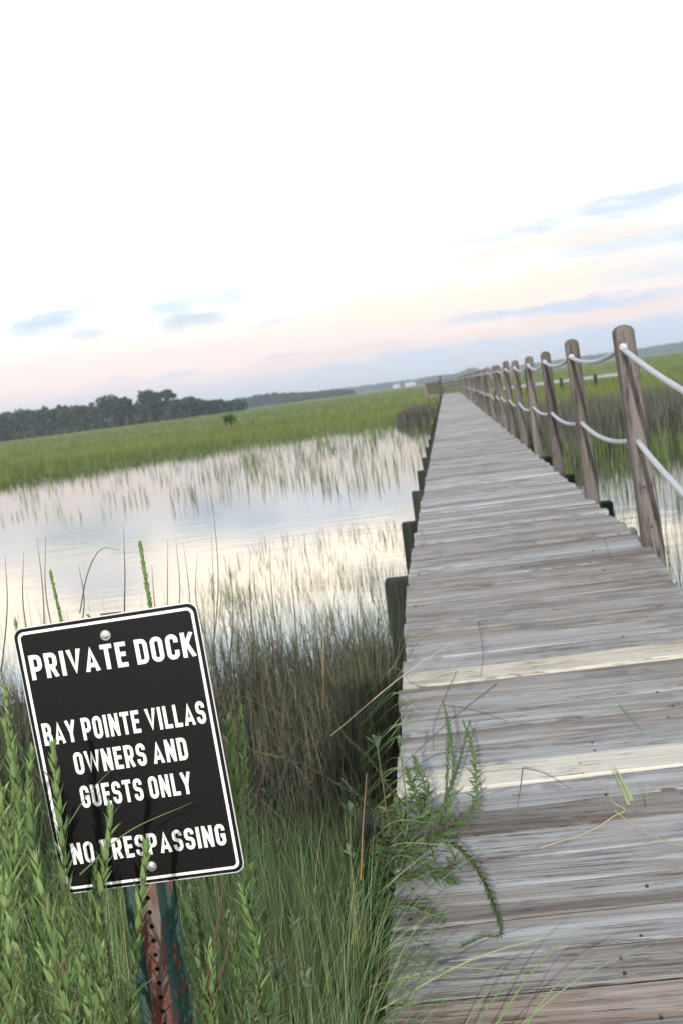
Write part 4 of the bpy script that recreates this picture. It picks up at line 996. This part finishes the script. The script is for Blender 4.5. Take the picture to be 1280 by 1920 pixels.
wood('hazy_shore', 'pale blue wooded shore running along the rest of the horizon', [(-420, 14), (-160, 14), (-100, 13), (-40, 15), (30, 14), (52, 21), (75, 19), (120, 14), (260, 15), (400, 17), (560, 20), (800, 22), (1100, 20)], 2600, 60, 3.0, 120)
for i, (px, py, wx, hk, lab) in enumerate(((205, 740, 8, .55, 'round topped tree standing left of the others above the pine wood'), (272, 731, 8.5, .6, 'broad domed tree, tallest in the middle of the pine wood'),
        (313, 731, 4.4, .35, 'slim tree with a gap of sky through its crown, right of the domed tree'), (352, 745, 6.5, .5, 'low spreading tree near the right end of the pine wood'),
        (385, 752, 3.6, .5, 'small last tree at the right end of the pine wood'), (232, 745, 4.0, .5, 'narrow tree leaning against the round topped tree on its right side'))):
    top = at_y(px, py, 545); h = top.z; root = empty('tall_tree', (top.x, 545, -.2)); tag(root, lab, 'tree')
    bl = [(top.x+random.uniform(-.55, .55)*wx, 545+random.uniform(-3, 3), h*(1-hk*.5)+random.uniform(-.22, .22)*h*hk, wx*random.uniform(.35, .5), wx*.4, h*hk*random.uniform(.2, .3)) for _ in range(9)]
    bl.append((top.x, 545, h-h*hk*.2, wx*.5, wx*.5, h*hk*.22))
    V, f_, T = crown_quads(bl, 150, .5); link('crown', np_mesh('crown', V, f_, T), M_pine, root)
    tr = MB(); tr.tube([(top.x, 545, -.2), (top.x+.3, 545, h*.5), (top.x, 545, h*.85)], [.45, .32, .12], 8); 
    for k in range(4): tr.tube([(top.x+.2, 545, h*(.45+.07*k)), (top.x+random.uniform(-.5, .5)*wx, 545+random.uniform(-1, 1), h*(.62+.08*k))], [.16, .06], 5)
    tr.build('trunk', M_bark, root)
# two dark bushes out in the cordgrass
for (px, py, D, r, lab) in ((432, 783, 125, 0.55, 'single dark bush in the open cordgrass right of the pine wood'),):
    c_ = at_y(px, py, D); root = empty('marsh_bush', (c_.x, D, WZ)); tag(root, lab, 'bush')
    V, f_, T = crown_quads([(c_.x+random.uniform(-1, 1)*r*.8, D, .5+random.uniform(0, .2), r*.6, r*.6, .55) for _ in range(5)], 90, .14)
    link('foliage', np_mesh('foliage', V, f_, T), M_leafdark, root)
    tr = MB(); tr.tube([(c_.x, D, WZ), (c_.x, D, .6)], .08, 6); tr.build('stem', M_bark, root)
m, t, p = new_mat('pale_house_paint', .8, .2); M_house = m; p.inputs['Base Color'].default_value = (.42, .42, .42, 1)
m, t, p = new_mat('grey_shingle', .9, .2); M_roof = m; p.inputs['Base Color'].default_value = (.18, .18, .20, 1)
m, t, p = new_mat('window_glass', .2, .5); M_glass = m; p.inputs['Base Color'].default_value = (.04, .05, .06, 1)
for (px, w_, h_h, lab) in ((742, 15, 6, 'pale house on the far shore, left of the landing'), (768, 22, 7, 'wide pale house on the far shore nearest to the landing')):
    c_ = at_z(px, 900, WZ); d = ray(px, 722-.13*(px-750)); X_ = d.x/d.y*2560; root = empty('shore_house', (X_, 2560, WZ)); tag(root, lab, 'house')
    mb = MB(); mb.box((X_-w_/2, 2560, WZ), (X_+w_/2, 2570, h_h)); mb.build('wall', M_house, root)
    mb = MB(); mb.add([(X_-w_/2-1, 2559, h_h), (X_+w_/2+1, 2559, h_h), (X_+w_/2+1, 2571, h_h), (X_-w_/2-1, 2571, h_h), (X_-w_/2+1, 2565, h_h+3.4), (X_+w_/2-1, 2565, h_h+3.4)], [(0, 1, 5, 4), (2, 3, 4, 5), (1, 2, 5), (3, 0, 4), (3, 2, 1, 0)]); mb.build('roof', M_roof, root)
    for k in range(3):
        wx_ = X_-w_/2+w_*(k+.5)/3; mb = MB(); mb.box((wx_-.8, 2559.9, 2), (wx_+.8, 2560.05, 4.2)); mb.build('window', M_glass, root)

# ------------------------------------------------------------------ haze
mb = MB(); mb.box((-5200, -30, -1.8), (5200, 6200, 40))
hm = bpy.data.materials.new('thin_evening_haze'); hm.use_nodes = True; hm.node_tree.nodes.clear()
ht = NT(hm.node_tree); pv = ht.n('ShaderNodeVolumePrincipled'); pv.inputs['Color'].default_value = (0.78, 0.89, 1.0, 1); pv.inputs['Density'].default_value = 0.00023
pv.inputs['Anisotropy'].default_value = 0.1
oo = ht.n('ShaderNodeOutputMaterial'); hm.node_tree.links.new(pv.outputs[0], oo.inputs['Volume'])
hz = mb.build('haze', hm); tag(hz, kind='stuff')
